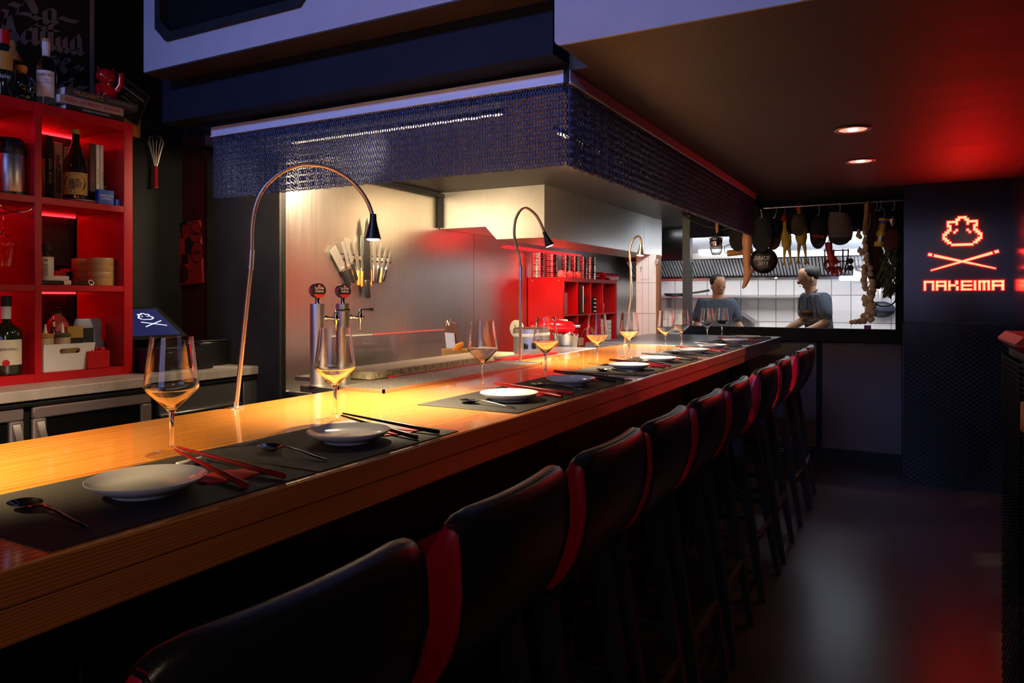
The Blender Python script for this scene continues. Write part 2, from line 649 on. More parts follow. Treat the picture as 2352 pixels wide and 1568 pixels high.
mat('brown_panel', (0.075, 0.050, 0.042), 0.38, var=0.12, scale=(30, 30, 1.5))
mat('rear_steel', (0.42, 0.42, 0.43), 0.35, 1.0)
mat('granite_edge', (0.74, 0.60, 0.32), 0.4, var=0.5, scale=(70, 70, 70), noise=2.0)
mat('dark_glass', (0.006, 0.007, 0.008), 0.06)
mat('mesh_steel', (0.03, 0.032, 0.038), 0.4, 0.6)
wood('counter_wood', (0.24, 0.060, 0.008), (0.58, 0.21, 0.032), (0.74, 0.36, 0.09), 0.24, 'Y', coat=0.9, stretch=0.04, ring=16)
wood('counter_edge_wood', (0.24, 0.06, 0.012), (0.50, 0.16, 0.03), (0.62, 0.23, 0.05), 0.35, 'Y', coat=0.25, stretch=0.03, ring=22, freq=150.0, bump=0.02)
wood('jamb_wood', (0.14, 0.05, 0.02), (0.24, 0.09, 0.035), (0.32, 0.13, 0.05), 0.45, 'Z')
# =================================================================== setting
CT = 1.06            # counter top
LOW = 2.214          # low ceiling
KC = 2.14            # kitchen ceiling
XW = -3.02           # steel wall
struct('floor', M().box(-4.2, 1.6, -3.4, 9.3, -0.06, 0), 'floor_concrete')
# low ceiling over the bar seats and aisle, mezzanine slab above
struct('ceiling', M().box(-1.026, 1.3, 2.176, 9.2, LOW, LOW + 0.1).box(-1.13, -1.026, 2.46, 9.2, LOW, LOW + 0.1), 'dark_ceiling')
struct('ceiling', M().box(-3.1, -1.13, 2.47, 9.2, KC, KC + 0.06), 'kitchen_ceiling')
struct('ceiling', M().box(-4.2, 1.6, -3.4, 2.17, 4.2, 4.3), 'black_paint')
struct('wall_left', M().box(-3.93, -3.83, -3.4, 2.9, 0, 4.2), 'black_paint')
wr = struct('wall_bar_end', M().box(-3.93, -3.025, 2.9, 3.0, 0, 2.9), 'black_paint')
struct('painted_strip', M().box(-3.83, -3.607, 2.893, 2.9, 1.0, 2.33), 'dark_red_paint', wr)
struct('plaster_board', M().box(-3.605, -3.022, 2.886, 2.9, 0.0, 2.2), 'dark_plaster', wr)
ws = struct('wall_kitchen', M().box(-3.12, -3.032, 3.0, 9.2, 0, KC + 0.05), 'black_paint')
for (a, b) in ((2.93, 4.895), (4.9, 6.895), (6.9, 9.15)):
    struct('steel_panel', M().box(-3.032, XW, a, b, 0.86, KC), 'steel_sheet', ws)
struct('steel_ledge', M().cb((-2.93, 3.95, 0.85), (0.22, 2.0, 0.03), 0.006), 'brushed_steel', ws)
# mezzanine: grey wall with a chamfered window, stepped down on the right
wm = struct('wall_mezzanine', M().prism([(-3.147, 2.43), (-1.03, 2.43), (-1.03, 2.545), (-3.147, 2.545)], 'y', 2.17, 2.27)
            .box(-3.147, -3.046, 2.17, 2.27, 2.545, 4.2).box(-2.08, -1.03, 2.17, 2.27, 2.545, 4.2).box(-3.046, -2.08, 2.17, 2.27, 3.55, 4.2)
            .prism([(-3.046, 2.545), (-2.975, 2.545), (-3.046, 2.612)], 'y', 2.17, 2.27)
            .prism([(-2.151, 2.545), (-2.08, 2.545), (-2.08, 2.612)], 'y', 2.17, 2.27)
            .prism([(-3.046, 3.55), (-3.046, 3.48), (-2.975, 3.55)], 'y', 2.17, 2.27)
            .prism([(-2.08, 3.55), (-2.151, 3.55), (-2.08, 3.48)], 'y', 2.17, 2.27), 'grey_plaster', smooth=0)
struct('soffit', M().box(-3.147, -1.03, 2.171, 2.33, 2.424, 2.4295), 'soffit_dark', wm)
oc = [(-2.975, 2.545), (-2.151, 2.545), (-2.08, 2.612), (-2.08, 3.48), (-2.151, 3.55), (-2.975, 3.55), (-3.046, 3.48), (-3.046, 2.612)]
cx_, cz_ = -2.563, 3.05


def shrink(p, d):
    return (p[0] + (d if p[0] < cx_ else -d), p[1] + (d if p[1] < cz_ else -d))


w2 = M()
for i in range(8):
    a, b = oc[i], oc[(i + 1) % 8]
    a2, b2 = shrink(a, 0.035), shrink(b, 0.035)
    w2.prism([a, b, b2, a2], 'y', 2.155, 2.20)
win2 = struct('window_2', w2, 'black_paint', smooth=0)
struct('pane', M().prism([shrink(p, 0.03) for p in oc], 'y', 2.19, 2.196), 'dark_glass', win2, smooth=0)
# stepped right part of the fascia with its rounded lower corner
pf = [(-1.026, 4.2)] + [(-1.026 + 0.02 - 0.02 * math.cos(t), LOW - 0.012 + 0.02 - 0.02 * math.sin(t)) for t in [PI / 2 * k / 5 for k in range(6)]] + [(1.3, LOW - 0.012), (1.3, 4.2)]
struct('trim_1', M().prism(pf, 'y', 2.165, 2.175), 'grey_plaster', smooth=0)
struct('trim_2', M().box(-3.22, -1.105, 2.32, 2.455, LOW + 0.02, 2.9), 'navy_paint')
# cable pipe running round the bar end
struct('trim_3', M().tube([(-3.80, 1.9, 2.27), (-3.80, 2.4, 2.275), (-3.79, 2.86, 2.27), (-3.70, 2.875, 2.255), (-3.45, 2.872, 2.25), (-3.03, 2.872, 2.262)], 0.011, 8), 'black_paint')
struct('trim_4', M().box(-3.0, -2.975, 3.6, 4.44, 2.10, 2.13).box(-3.01, -2.985, 4.385, 4.41, 1.885, 2.12), 'black_paint')
# far wall: frame, panels, skirting
YF = 6.745
wf = struct('wall_far', M().box(-1.90, -0.05, YF + 0.02, YF + 0.10, 0, 1.03), 'black_paint')
for (a, b) in ((-1.86, -1.32), (-1.30, -0.72), (-0.675, -0.075)):
    struct('panel', M().box(a, b, YF + 0.005, YF + 0.02, 0.10, 1.0), 'brown_panel', wf)
for x in (-0.697, -1.31):
    struct('batten', M().box(x - 0.022, x + 0.022, YF - 0.008, YF + 0.02, 0.10, 1.0), 'navy_paint', wf)
struct('baseboard_far', M().box(-1.9, -0.05, YF - 0.03, YF + 0.02, 0, 0.10), 'black_paint')
win = struct('window_1', M().box(-1.87, -1.80, YF - 0.03, YF + 0.06, 1.0, KC + .06), 'mesh_steel', smooth=0)
struct('sill', M().cb((-0.96, YF + 0.01, 1.065), (1.82, 0.10, 0.105), 0.006), 'navy_paint', win)
struct('sill_ledge', M().cb((-0.96, YF - 0.02, 1.02), (1.83, 0.13, 0.018), 0.004), 'black_paint', win)
struct('side_frame', M().box(-0.119, -0.05, YF - 0.03, YF + 0.06, 1.0, LOW), 'navy_paint', win)
struct('head_panel', M().box(-1.80, -0.05, YF - 0.01, YF + 0.05, 1.935, LOW), 'navy_paint', win)
struct('pane', M().add([(-1.80, YF + .016, 1.118), (-.119, YF + .016, 1.118), (-.119, YF + .016, 1.937), (-1.80, YF + .016, 1.937)], [(0, 1, 2, 3)]), thin_glass('pane_glass', (0.96, 0.97, 0.98)), win)
# sign wall and right wall
wsn = struct('wall_sign', M().box(-0.055, 1.3, 6.17, 6.9, 0, LOW), 'black_gloss')
struct('wall_right', M().box(0.615, 0.75, 3.2, 6.17, 0, LOW), 'black_gloss')


def diamond(u0, u1, v0, v1, cu, cv, wd, th, plane):
    """expanded metal: every strand a thin slanted bar"""
    out = M()
    nu, nv = int((u1 - u0) / cu), int((v1 - v0) / cv)
    for j in range(nv):
        for i in range(nu):
            a = u0 + i * cu
            b = v0 + j * cv
            for (p, q) in (((a, b), (a + cu / 2, b + cv / 2)), ((a + cu / 2, b + cv / 2), (a + cu, b)),):
                for s_ in (0, 1):
                    p2 = (p[0], p[1]) if s_ == 0 else (p[0], b + cv - (p[1] - b))
                    q2 = (q[0], q[1]) if s_ == 0 else (q[0], b + cv - (q[1] - b))
                    vs = []
                    for (d, sh) in ((0, wd * .5), (th, wd)):
                        vs += [(p2[0], p2[1] - sh / 2, d), (p2[0], p2[1] + sh / 2, d), (q2[0], q2[1] + sh / 2, d), (q2[0], q2[1] - sh / 2, d)]
                    vs = [{'y': (x, plane[1] - z, y), 'x': (plane[1] - z, x, y)}[plane[0]] for (x, y, z) in vs]
                    out.add(vs, [(0, 1, 2, 3), (4, 5, 6, 7), (0, 1, 5, 4), (2, 3, 7, 6)])
    return out


m1 = obj('mesh_lattice', diamond(-0.055, 0.61, 0.0, 1.195, 0.044, 0.034, 0.0042, 0.009, ('y', 6.163)), 'mesh_steel', wsn, smooth=0, kind='stuff')
struct('mesh_edge', M().box(-0.06, 0.615, 6.145, 6.17, 1.19, 1.20).box(-0.062, -0.052, 6.145, 6.17, 0, 1.2), 'mesh_steel', wsn)
# low partition at the entrance
pt = thing('mesh_partition', 'low black partition clad in expanded metal with a red-lit cap at the entrance', 'partition', (0.285, 2.6, 0))
obj('core', M().box(0.300, 0.95, 2.625, 3.11, 0, 1.215), mat('blue_black', (0.012, 0.02, 0.06), 0.4), pt, world=True)
obj('mesh_lattice', diamond(2.61, 3.12, 0.0, 1.21, 0.042, 0.032, 0.0075, 0.012, ('x', 0.290)), 'mesh_steel', pt, world=True, smooth=0, kind='stuff')
obj('mesh_lattice', diamond(0.285, 0.95, 0.0, 1.21, 0.042, 0.032, 0.0075, 0.012, ('y', 2.615)), 'mesh_steel', pt, world=True, smooth=0, kind='stuff')
obj('cap', M().cb((0.61, 2.862, 1.237), (0.685, 0.54, 0.052), 0.022), mat('cap_red_lit', (0.22, 0.012, 0.014), 0.4), pt, world=True, smooth=20)  # red light from the sign is put into the cap colour
# =================================================================== canopy with the chain curtain
YC, XC = 2.452, -1.112
can = thing('chain_canopy', 'white-railed canopy hung with dark chain curtains above the kitchen corner', 'canopy', (XC, YC, LOW - .045))
obj('rail', M().box(-3.018, XC - 0.006, YC - 0.012, YC + 0.012, 2.17, LOW).box(-3.018, XC - .006, YC - 0.018, YC + 0.018, 2.166, 2.171), 'white_metal', can, world=True)
obj('rail', M().box(XC - 0.012, XC + 0.012, YC + 0.004, 6.09, 2.17, LOW).box(XC - 0.018, XC + 0.018, YC, 6.09, 2.166, 2.171), 'white_metal', can, world=True)
obj('corner_post', M().box(XC - 0.008, XC + 0.008, YC - 0.012, YC + 0.006, 2.165, LOW), 'black_paint', can, world=True)


def link(wd, ht, r):
    pts = []
    ns, nr = 9, 3
    V = []
    for i in range(ns):
        a = 2 * PI * i / ns
        cu, sv = math.cos(a), math.sin(a)
        cxp, czp = wd * cu, ht * sv
        nx, nz = cu, sv
        for k in range(nr):
            t = 2 * PI * k / nr + 0.78
            V.append((cxp + nx * r * math.cos(t), r * math.sin(t), czp + nz * r * math.cos(t)))
    Q = []
    for i in range(ns):
        for k in range(nr):
            i2, k2 = (i + 1) % ns, (k + 1) % nr
            Q.append((i * nr + k, i * nr + k2, i2 * nr + k2, i2 * nr + k))
    return np.array(V), np.array(Q)


LV, LQ = link(0.0050, 0.0090, 0.0018)


def rotz(a):
    c, s = math.cos(a), math.sin(a)
    return np.array([[c, -s, 0], [s, c, 0], [0, 0, 1.0]])


rng = np.random.RandomState(4)


def chains(name, start, dirv, length, parent):
    n = int(length / 0.0122)
    offs, mats_ = [], []
    base = math.atan2(dirv[1], dirv[0])
    for i in range(n):
        dz = rng.uniform(-0.003, 0.003)
        tw = rng.uniform(-0.25, 0.25)
        for j in range(20):
            offs.append((start[0] + dirv[0] * (i + .5) * length / n, start[1] + dirv[1] * (i + .5) * length / n, 2.160 - j * 0.0150 + dz))
            mats_.append(rotz(base + tw + (0.45 if j % 2 else -1.0) + rng.uniform(-.12, .12)))
    V, Q = tile(LV, LQ, np.array(offs), mats_)
    V = V - np.array(parent.location)
    return obj(name, fast_mesh(name, V, Q), 'chain_metal', parent, kind='stuff')


chains('chain_curtain', (-3.012, YC - .004), (1, 0), 1.89, can)
chains('chain_curtain', (-3.006, YC + .008), (1, 0), 1.89, can)
chains('chain_curtain', (XC + .004, YC + 0.01), (0, 1), 3.62, can)
chains('chain_curtain', (XC - .008, YC + 0.016), (0, 1), 3.62, can)
led_w = emit('warm_led', (1.0, 0.72, 0.38), 4)
sp = thing('led_strip', 'thin warm light strip behind the front chain curtain', 'light strip', (-2.0, 2.58, 2.12))
obj('housing', M().box(-2.62, -1.45, 2.572, 2.592, 2.125, 2.139), 'black_plastic', sp, world=True)
obj('diffuser', M().box(-2.61, -1.46, 2.575, 2.589, 2.118, 2.125), led_w, sp, world=True)
sp = thing('led_strip', 'thin warm light strip behind the long side chain curtain', 'light strip', (-1.4, 3.7, 2.12))
obj('housing', M().box(-1.41, -1.39, 2.95, 5.6, 2.125, 2.139), 'black_plastic', sp, world=True)
obj('diffuser', M().box(-1.407, -1.393, 3.0, 5.55, 2.118, 2.125), led_w, sp, world=True)
# hood
hd = thing('extractor_hood', 'big brushed steel extractor hood with a stepped underside under the kitchen ceiling', 'hood', (-2.6, 4.42, 1.785))
hp = [(-3.012, KC), (-3.012, 1.878), (-2.631, 1.878), (-2.539, 1.785), (-2.17, 1.785), (-2.17, KC)]
obj('shell', M().prism(hp, 'y', 4.42, 6.505), 'brushed_steel', hd, world=True, smooth=10)
obj('side_panel', M().prism(hp, 'y', 6.51, 7.05), 'brushed_steel', hd, world=True, smooth=10)
obj('red_led_strip', M().box(-3.005, -2.99, 5.4, 6.95, 1.806, 1.818), emit('hood_led', (1.0, 0.008, 0.012), 3.5), hd, world=True)
# downlights
for k, (x, y) in enumerate(((-0.258, 3.99), (-0.277, 4.935))):
    t = thing('ceiling_downlight', 'round recessed ceiling downlight glowing pink, ' + ('larger in view, nearer the mezzanine edge' if k == 0 else 'smaller in view, nearer the glowing wall sign'), 'downlight', (x, y, LOW), group='recessed downlights')
    obj('ring', M().lathe([(0.064, 0.0), (0.082, 0.0), (0.086, -0.004), (0.082, -0.008), (0.066, -0.006), (0.062, 0.0)], n=32), mat('ring_metal', (0.35, 0.18, 0.15), 0.4, 0.6), t)
    obj('lens', M().lathe([(0.001, -0.001), (0.064, -0.001), (0.064, -0.003), (0.0, -0.003)], n=32), emit('downlight_lens', (1.0, 0.22, 0.16), 2.2), t)
    lamp('downlight_beam', 'SPOT', (x, y, LOW - 0.02), 9, (1.0, 0.6, 0.45), (x, y, 0), spot_size=R(160), spot_blend=0.8, shadow_soft_size=0.05)
    obj('bulb', M().lathe([(0.0, -0.0035), (0.026, -0.0035), (0.022, -0.007), (0.0, -0.008)], n=20), emit('downlight_bulb', (1.0, 0.75, 0.65), 9), t)

# =================================================================== counter
bc = thing('bar_counter', 'long varnished wooden bar counter with a steel end section', 'counter', (-1.34, 2.7, 0))
obj('wooden_top', M().cb((-1.342, 2.15, CT - 0.022), (0.812, 5.30, 0.044), 0.003), 'counter_wood', bc, world=True, label='glossy honey-coloured wooden top')
obj('edge_board', M().cb((-0.962, 2.15, CT - 0.0695), (0.05, 5.30, 0.049), 0.004), 'counter_edge_wood', bc, world=True)
obj('edge_board', M().cb((-0.9335, 2.15, CT - 0.0225), (0.006, 5.30, 0.043), 0.002), 'counter_edge_wood', bc, world=True)
obj('steel_top', M().cb((-1.49, 5.555, CT - 0.045), (1.10, 1.49, 0.090), 0.003), 'steel_top', bc, world=True, label='grey steel top of the far end')
y = -0.5
while y < 5.5:
    obj('front_panel', M().cb((-1.19, y + 0.2985, 0.5), (0.02, 0.593, 0.94), 0.003), 'black_paint', bc, world=True)
    y += 0.6
obj('carcass', M().box(-1.70, -1.20, -0.5, 5.5, 0.02, CT - 0.046), 'matte_black', bc, world=True)
obj('post', M().box(-1.25, -1.15, 4.30, 4.38, 0, 0.97), 'navy_paint', bc, world=True)
obj('post', M().box(-1.24, -1.16, 5.51, 5.57, 0, 0.97), 'black_paint', bc, world=True)
# back ledge behind the counter with the drip tray
bl = thing('service_ledge', 'low steel service ledge behind the wooden counter', 'worktop', (-1.95, 3.5, 0))
obj('top_plate', M().cb((-1.905, 3.27, CT - 0.012), (0.30, 2.14, 0.024), 0.003).cb((-1.857, 2.082, CT - 0.012), (0.20, 0.234, 0.024), 0.003), 'brushed_steel', bl, world=True)
obj('body', M().box(-1.98, -1.76, 2.22, 4.32, 0.02, CT - 0.03).box(-1.93, -1.76, 2.0, 2.22, .02, CT - .03), 'matte_black', bl, world=True)
obj('red_edge', M().cb((-1.772, 3.0, CT + 0.008), (0.02, 1.5, 0.012), 0.002), 'red_lacquer', bl, world=True)
obj('knife_bar', M().tube([(-1.79, 3.10, CT + 0.02), (-1.78, 3.45, CT + 0.02)], 0.009), 'satin_chrome', bl, world=True)
dt = thing('drip_tray', 'long perforated steel drip tray set along the back edge of the wooden counter', 'tray', (-1.645, 2.53, CT))
gx = M()
for i in range(66):
    yy = 1.945 + i * 0.0178
    gx.box(-1.742, -1.553, yy, yy + 0.0052, CT + 0.004, CT + 0.009)
for i in range(15):
    xx = -1.742 + i * 0.0131
    gx.box(xx, xx + 0.0052, 1.945, 3.11, CT + 0.0045, CT + 0.0088)
obj('grille', gx, 'satin_chrome', dt, world=True, smooth=0, kind='stuff')
obj('basin', M().box(-1.745, -1.55, 1.94, 3.12, CT + 0.0005, CT + 0.002), 'black_plastic', dt, world=True)
for (a, b, c, d) in ((-1.553, -1.546, 1.935, 3.122), (-1.749, -1.742, 1.935, 3.122), (-1.749, -1.546, 1.935, 1.942), (-1.749, -1.546, 3.115, 3.122)):
    obj('rim', M().box(a, b, c, d, CT + 0.0005, CT + 0.0125), 'satin_chrome', dt, world=True)
gs = M().cb((-1.935, 2.80, CT + 0.017), (0.20, 1.16, 0.032), 0.004)
g_ = solo('granite_slab', gs, mat('granite_top', (0.56, 0.43, 0.31), 0.4, var=0.2, scale=(60, 60, 60)), 'speckled stone slab lying on the steel ledge behind the drip tray', 'slab', (-1.935, 2.80, CT))
obj('edge', M().box(-1.8345, -1.8325, 2.225, 3.375, CT + 0.003, CT + 0.0305).box(-2.03, -1.838, 2.2185, 2.2205, CT + 0.003, CT + 0.0305), 'granite_edge', g_, world=True)

# beer taps
def tap(root):
    obj('column', M().lathe([(0.031, 0), (0.031, 0.004), (0.027, 0.006), (0.027, 0.292), (0.025, 0.297), (0, 0.298)], n=28), 'tap_steel', root)
    pp = M()
    for s_ in (-1, 1):
        for k in range(27):
            a = -0.55 + s_ * 0.22
            pp.ball((0.0268 * math.cos(a), 0.0268 * math.sin(a), 0.012 + k * 0.0105), 0.0009, 6, 4)
    obj('rivet_rows', pp, 'black_plastic', root, kind='stuff')
    obj('badge_stem', M().lathe([(0.009, 0.297), (0.007, 0.31), (0.009, 0.322)], n=14), 'chrome', root)
    A = Matrix.Translation((0, 0, 0.345)) @ Matrix.Rotation(-0.42, 4, 'Z') @ Matrix.Rotation(PI / 2, 4, 'Y')
    b = obj('badge', M().lathe([(0, -0.016), (0.026, -0.016), (0.027, -0.014), (0.027, 0.014), (0.0255, 0.016), (0, 0.016)], n=32, T=A), 'satin_chrome', root)
    A2 = Matrix.Translation((0, 0, 0.345)) @ Matrix.Rotation(-0.42, 4, 'Z')
    dsk = M(A2)
    n = 28
    dsk.add([(0.0167, 0.0255 * math.cos(2 * PI * i / n), 0.0255 * math.sin(2 * PI * i / n)) for i in range(n)], [tuple(range(n))])
    obj('badge_face', dsk, 'ink_black', b, smooth=0)
    seg = [(0.0172, 0.0252 * math.cos(t), 0.0252 * math.sin(t)) for t in [PI + 0.55 + (PI - 1.1) * k / 12 for k in range(13)]]
    obj('badge_band', M(A2).add(seg, [tuple(range(13))]), mat('badge_red', (0.75, 0.03, 0.015), 0.4), b, smooth=0)
    T = A2 @ TX((0.0175, 0, 0.0035))
    text('Estrella\nGalicia', 0.0128, 'ink_white', b, T, squeeze=0.92, space=0.85, bold=0.0002)
    obj('badge_star', M(A2).add([(0.0175, 0.0055 * math.cos(2 * PI * i / 12), 0.0165 + 0.0055 * math.sin(2 * PI * i / 12)) for i in range(12)], [tuple(range(12))]), mat('badge_pink', (0.7, 0.2, 0.15), 0.4), b, smooth=0)
    d = Vector((math.cos(0.75), math.sin(0.75), 0))
    f = obj('faucet', M().tube([d * 0.024 + Vector((0, 0, 0.245)), d * 0.034 + Vector((0, 0, 0.245)), d * 0.036 + Vector((0, 0, 0.245)), d * 0.062 + Vector((0, 0, 0.242))], [0.010, 0.010, 0.006, 0.006], 12)
            .lathe([(0.0, 0.19), (0.0022, 0.19), (0.0026, 0.215), (0.005, 0.218), (0.009, 0.240), (0.010, 0.252), (0.006, 0.268), (0.004, 0.276), (0, 0.277)], c=(d.x * .065, d.y * .065, 0), n=14)
            .ball((d.x * .074, d.y * .074, 0.243), 0.007, 10, 8), 'chrome', root)
    h = d * 0.065 + Vector((0, 0, 0.272))
    e = Vector((0.75, 0.66, 0.03))
    obj('tap_lever', M().tube([h, h + e * 0.012, h + e * 0.045, h + e * 0.05], [0.003, 0.0035, 0.0062, 0.004], 12), 'black_plastic', f)


t1 = thing('beer_tap_tower', 'slim steel beer tap tower with round badge, closer to the end of the ledge', 'beer tap', (-1.893, 1.99, CT), group='beer taps')
tap(t1)
dup(t1, (-1.915, 2.15, CT), 0, 'slim steel beer tap tower with round badge, behind the wine glass at the second plate', 'beer taps')
# =================================================================== place settings
MATY = [0.525, 1.0, 1.77, 2.245, 2.86, 3.33, 3.96, 4.43, 5.08, 5.55]
GLY = [0.974, 1.455, 2.203, 2.707, 3.27, 3.72, 4.33, 4.68, 5.36, 5.83]
MZ = CT + 0.002
RULE = 'counted from the near end'


def mk_mat(i):
    m = M().cb((0, 0, 0.001), (0.34, 0.468, 0.002), 0.0006)
    return m


pm = solo('placemat', mk_mat(0), 'placemat_leather', '', 'placemat', world=False, group='black placemats along the counter')
pm.location = (-1.121, MATY[0] + 0.237, CT + 0.0002)
pm['label'] = 'black rectangular placemat under the first plate, at the near end of the counter'
for i in range(1, 10):
    dup(pm, (-1.121, MATY[i] + 0.237, CT + 0.0002), random.uniform(-.006, .006), f'black rectangular placemat under the {ORD[i]} plate, {RULE}')
# plates
plate = M().lathe([(0, 0.0105), (0.045, 0.0108), (0.072, 0.0135), (0.090, 0.0195), (0.1005, 0.0262), (0.103, 0.0272), (0.1042, 0.0262), (0.1035, 0.0245), (0.094, 0.0165), (0.076, 0.0085), (0.062, 0.0045), (0.0605, 0.0), (0.056, 0.0), (0.054, 0.004), (0, 0.005)], n=48, T=Matrix.Diagonal((.875, .875, .95, 1)))
pl0 = solo('dinner_plate', plate, 'porcelain', '', 'plate', world=False, group='white coupe plates along the counter')
PY = [0.762, 1.25, 1.985, 2.45, 3.08, 3.50, 4.17, 4.60, 5.27, 5.76]
pl0.location = (-1.096, PY[0], MZ)
pl0['label'] = 'round white plate at the first place setting, the largest in view'
for i in range(1, 10):
    dup(pl0, (-1.096, PY[i], MZ), 0, f'round white plate at the {ORD[i]} place setting, {RULE}')
# wine glasses
gp = [(0.0, 0.0005), (0.048, 0.0), (0.0492, 0.0012), (0.046, 0.0026), (0.030, 0.0045), (0.014, 0.009), (0.0065, 0.016), (0.0046, 0.026), (0.0041, 0.05), (0.0044, 0.074), (0.0065, 0.0865), (0.012, 0.095), (0.032, 0.1145), (0.0500, 0.1325), (0.0528, 0.1385), (0.0520, 0.1450), (0.0465, 0.19), (0.0408, 0.2400)]
gi = [(0.0397, 0.2401), (0.0453, 0.19), (0.0507, 0.1450), (0.0514, 0.1388), (0.0488, 0.1340), (0.0305, 0.1165), (0.011, 0.0985), (0.005, 0.0945), (0.0, 0.0938)]
wg = thing('wine_glass', '', 'wine glass', group='wine glasses along the counter')
obj('bowl', M().lathe(gp[6:] + gi, n=48), 'crystal', wg, smooth=45)
obj('foot', M().lathe(gp[:7] + [(0.0, 0.016)], n=48), thin_glass('foot_glass'), wg, smooth=45)
for i in range(10):
    x = -1.323 if i < 6 else -1.31
    lab = f'empty stemmed crystal wine glass behind the {ORD[i]} plate, {RULE}'
    if i == 0:
        wg.location = (x, GLY[0], CT)
        wg['label'] = 'empty stemmed crystal wine glass, the largest in view, by the first plate'
    else:
        dup(wg, (x, GLY[i], CT), random.random(), lab)
# spoons
sv, sf = [], []
nr_, na_ = 6, 20


def spoon_mesh():
    m = M()
    for side, off in ((1, 0.0), (-1, -0.0011)):
        vs, fs = [(-.07, 0, 0.0022 + off)], []
        for r in range(1, nr_ + 1):
            for a in range(na_):
                t = 2 * PI * a / na_
                q = r / nr_
                ex = 0.033 * q * math.cos(t)
                wy = 0.0215 * q * math.sin(t) * (1 - 0.18 * math.cos(t))
                vs.append((-.07 + ex, wy, 0.0022 + 0.0085 * q ** 2.2 + off + (0.0011 if r == nr_ and side < 0 else 0)))
        for a in range(na_):
            a2 = (a + 1) % na_
            fs.append((0, 1 + a, 1 + a2))
            for r in range(nr_ - 1):
                fs.append((1 + r * na_ + a, 1 + (r + 1) * na_ + a, 1 + (r + 1) * na_ + a2, 1 + r * na_ + a2))
        m.add(vs, fs)
    return m


sp0 = thing('spoon', '', 'spoon', group='steel spoons along the counter')
obj('bowl', spoon_mesh(), 'chrome', sp0, smooth=60, fix=False)
obj('handle', M().tube([(-.040, 0, .0098), (-.030, 0, .0128), (-.018, 0, .0145), (0.02, 0, .0120), (0.07, 0, .0060), (0.100, 0, .0035), (0.104, 0, .0032)], [.0042, .0030, .0026, .0028, .0036, .0042, .003], 10, flat=.55, up=(0, 1, 0)), 'chrome', sp0, smooth=60)
for i in range(10):
    loc = (-1.098, MATY[i] + 0.083, MZ)
    rz = [-0.08, -0.12, -0.16, -.12, -.1, -.12, -.1, -.12, -.1, -.1][i]
    if i == 0:
        sp0.location = loc
        sp0.rotation_euler = (0, 0, rz)
        sp0['label'] = 'steel spoon left of the first plate, the largest spoon in view'
    else:
        dup(sp0, loc, rz, f'steel spoon lying beside the {ORD[i]} plate, {RULE}')
# chopstick rests, folded papers, chopsticks
rest0 = solo('chopstick_rest', M().cb((0, 0, 0.0065), (0.013, 0.064, 0.013), 0.003), 'porcelain', 'white porcelain chopstick rest behind the first plate, the largest in view', 'chopstick rest', world=False, group='white chopstick rests')
pp = [(-.035, -.045), (.0, -.062), (.018, -.055), (.05, .0), (.042, .035), (.055, .055), (.0, .062), (-.012, .03), (-.03, .02)]
pa0 = solo('folded_paper', M().prism(pp, 'z', 0, 0.003), 'red_paper', 'folded red paper sleeve under the red chopsticks at the first plate', 'paper sleeve', world=False, group='red paper sleeves', smooth=0)


def stick():
    m = M()
    n = 4
    pts = [(-.15, 0, 0), (-.10, 0, 0), (0.05, 0, 0), (0.148, 0, 0), (0.15, 0, 0)]
    return m.tube(pts, [.0022, .0029, .0046, .0056, .0050], 10)


sk = {}
for c in ('red', 'black'):
    sk[c] = None
for i in range(10):
    c = 'red' if i % 2 == 0 else 'black'
    y0 = MATY[i]
    loc = (-1.194, y0 + 0.395, MZ)
    if i == 0:
        rest0.location, pa0.location = loc, (-1.075, y0 + 0.375, MZ)
        rest0.rotation_euler = (0, 0, .05)
    else:
        dup(rest0, loc, random.uniform(-.1, .1), f'white porcelain chopstick rest behind the {ORD[i]} plate, {RULE}')
        dup(pa0, (-1.075, y0 + 0.38, MZ), random.uniform(-.2, .2), f'folded red paper sleeve under the {c} chopsticks at the {ORD[i]} plate')
    for k, (ty, ey) in enumerate((((0.413, 0.328), (0.418, 0.405)))):
        tip = Vector((-1.264, y0 + ty, MZ + 0.0205 + .0045 * k))
        end = Vector((-0.968 + .006 * k, y0 + ey, MZ + 0.0065))
        d = end - tip
        q = d.to_track_quat('X', 'Z').to_euler()
        lab = f'{c} lacquered chopstick at the {ORD[i]} plate, the one {"nearer to" if k == 0 else "farther from"} the plate rim'
        if sk[c] is None:
            o = solo('chopstick', stick(), c + '_chopstick', lab, 'chopstick', world=False, group=c + ' chopsticks')
            sk[c] = o
        else:
            o = dup(sk[c], (0, 0, 0), 0, lab)
        o.location = (tip + end) / 2
        o.rotation_euler = q
        o.scale = (d.length / 0.3, 1, 1)

# =================================================================== bar stools
OUT = [(-0.020, 1.050), (-0.006, 1.049), (0.003, 1.040), (0.006, 1.0), (0.005, 0.94), (-0.010, 0.876), (-0.032, 0.825), (-0.060, 0.781), (-0.092, 0.750), (-0.130, 0.735)]
INN = [(-0.028, 1.046), (-0.038, 1.035), (-0.051, 1.015), (-0.072, 0.975), (-0.094, 0.93), (-0.106, 0.88), (-0.112, 0.83), (-0.116, 0.79), (-0.124, 0.765), (-0.136, 0.748)]
ST = [-1, -.97, -.9, -.75, -.5, -.25, 0, .25, .5, .75, .9, .97, 1]
HW = 0.205


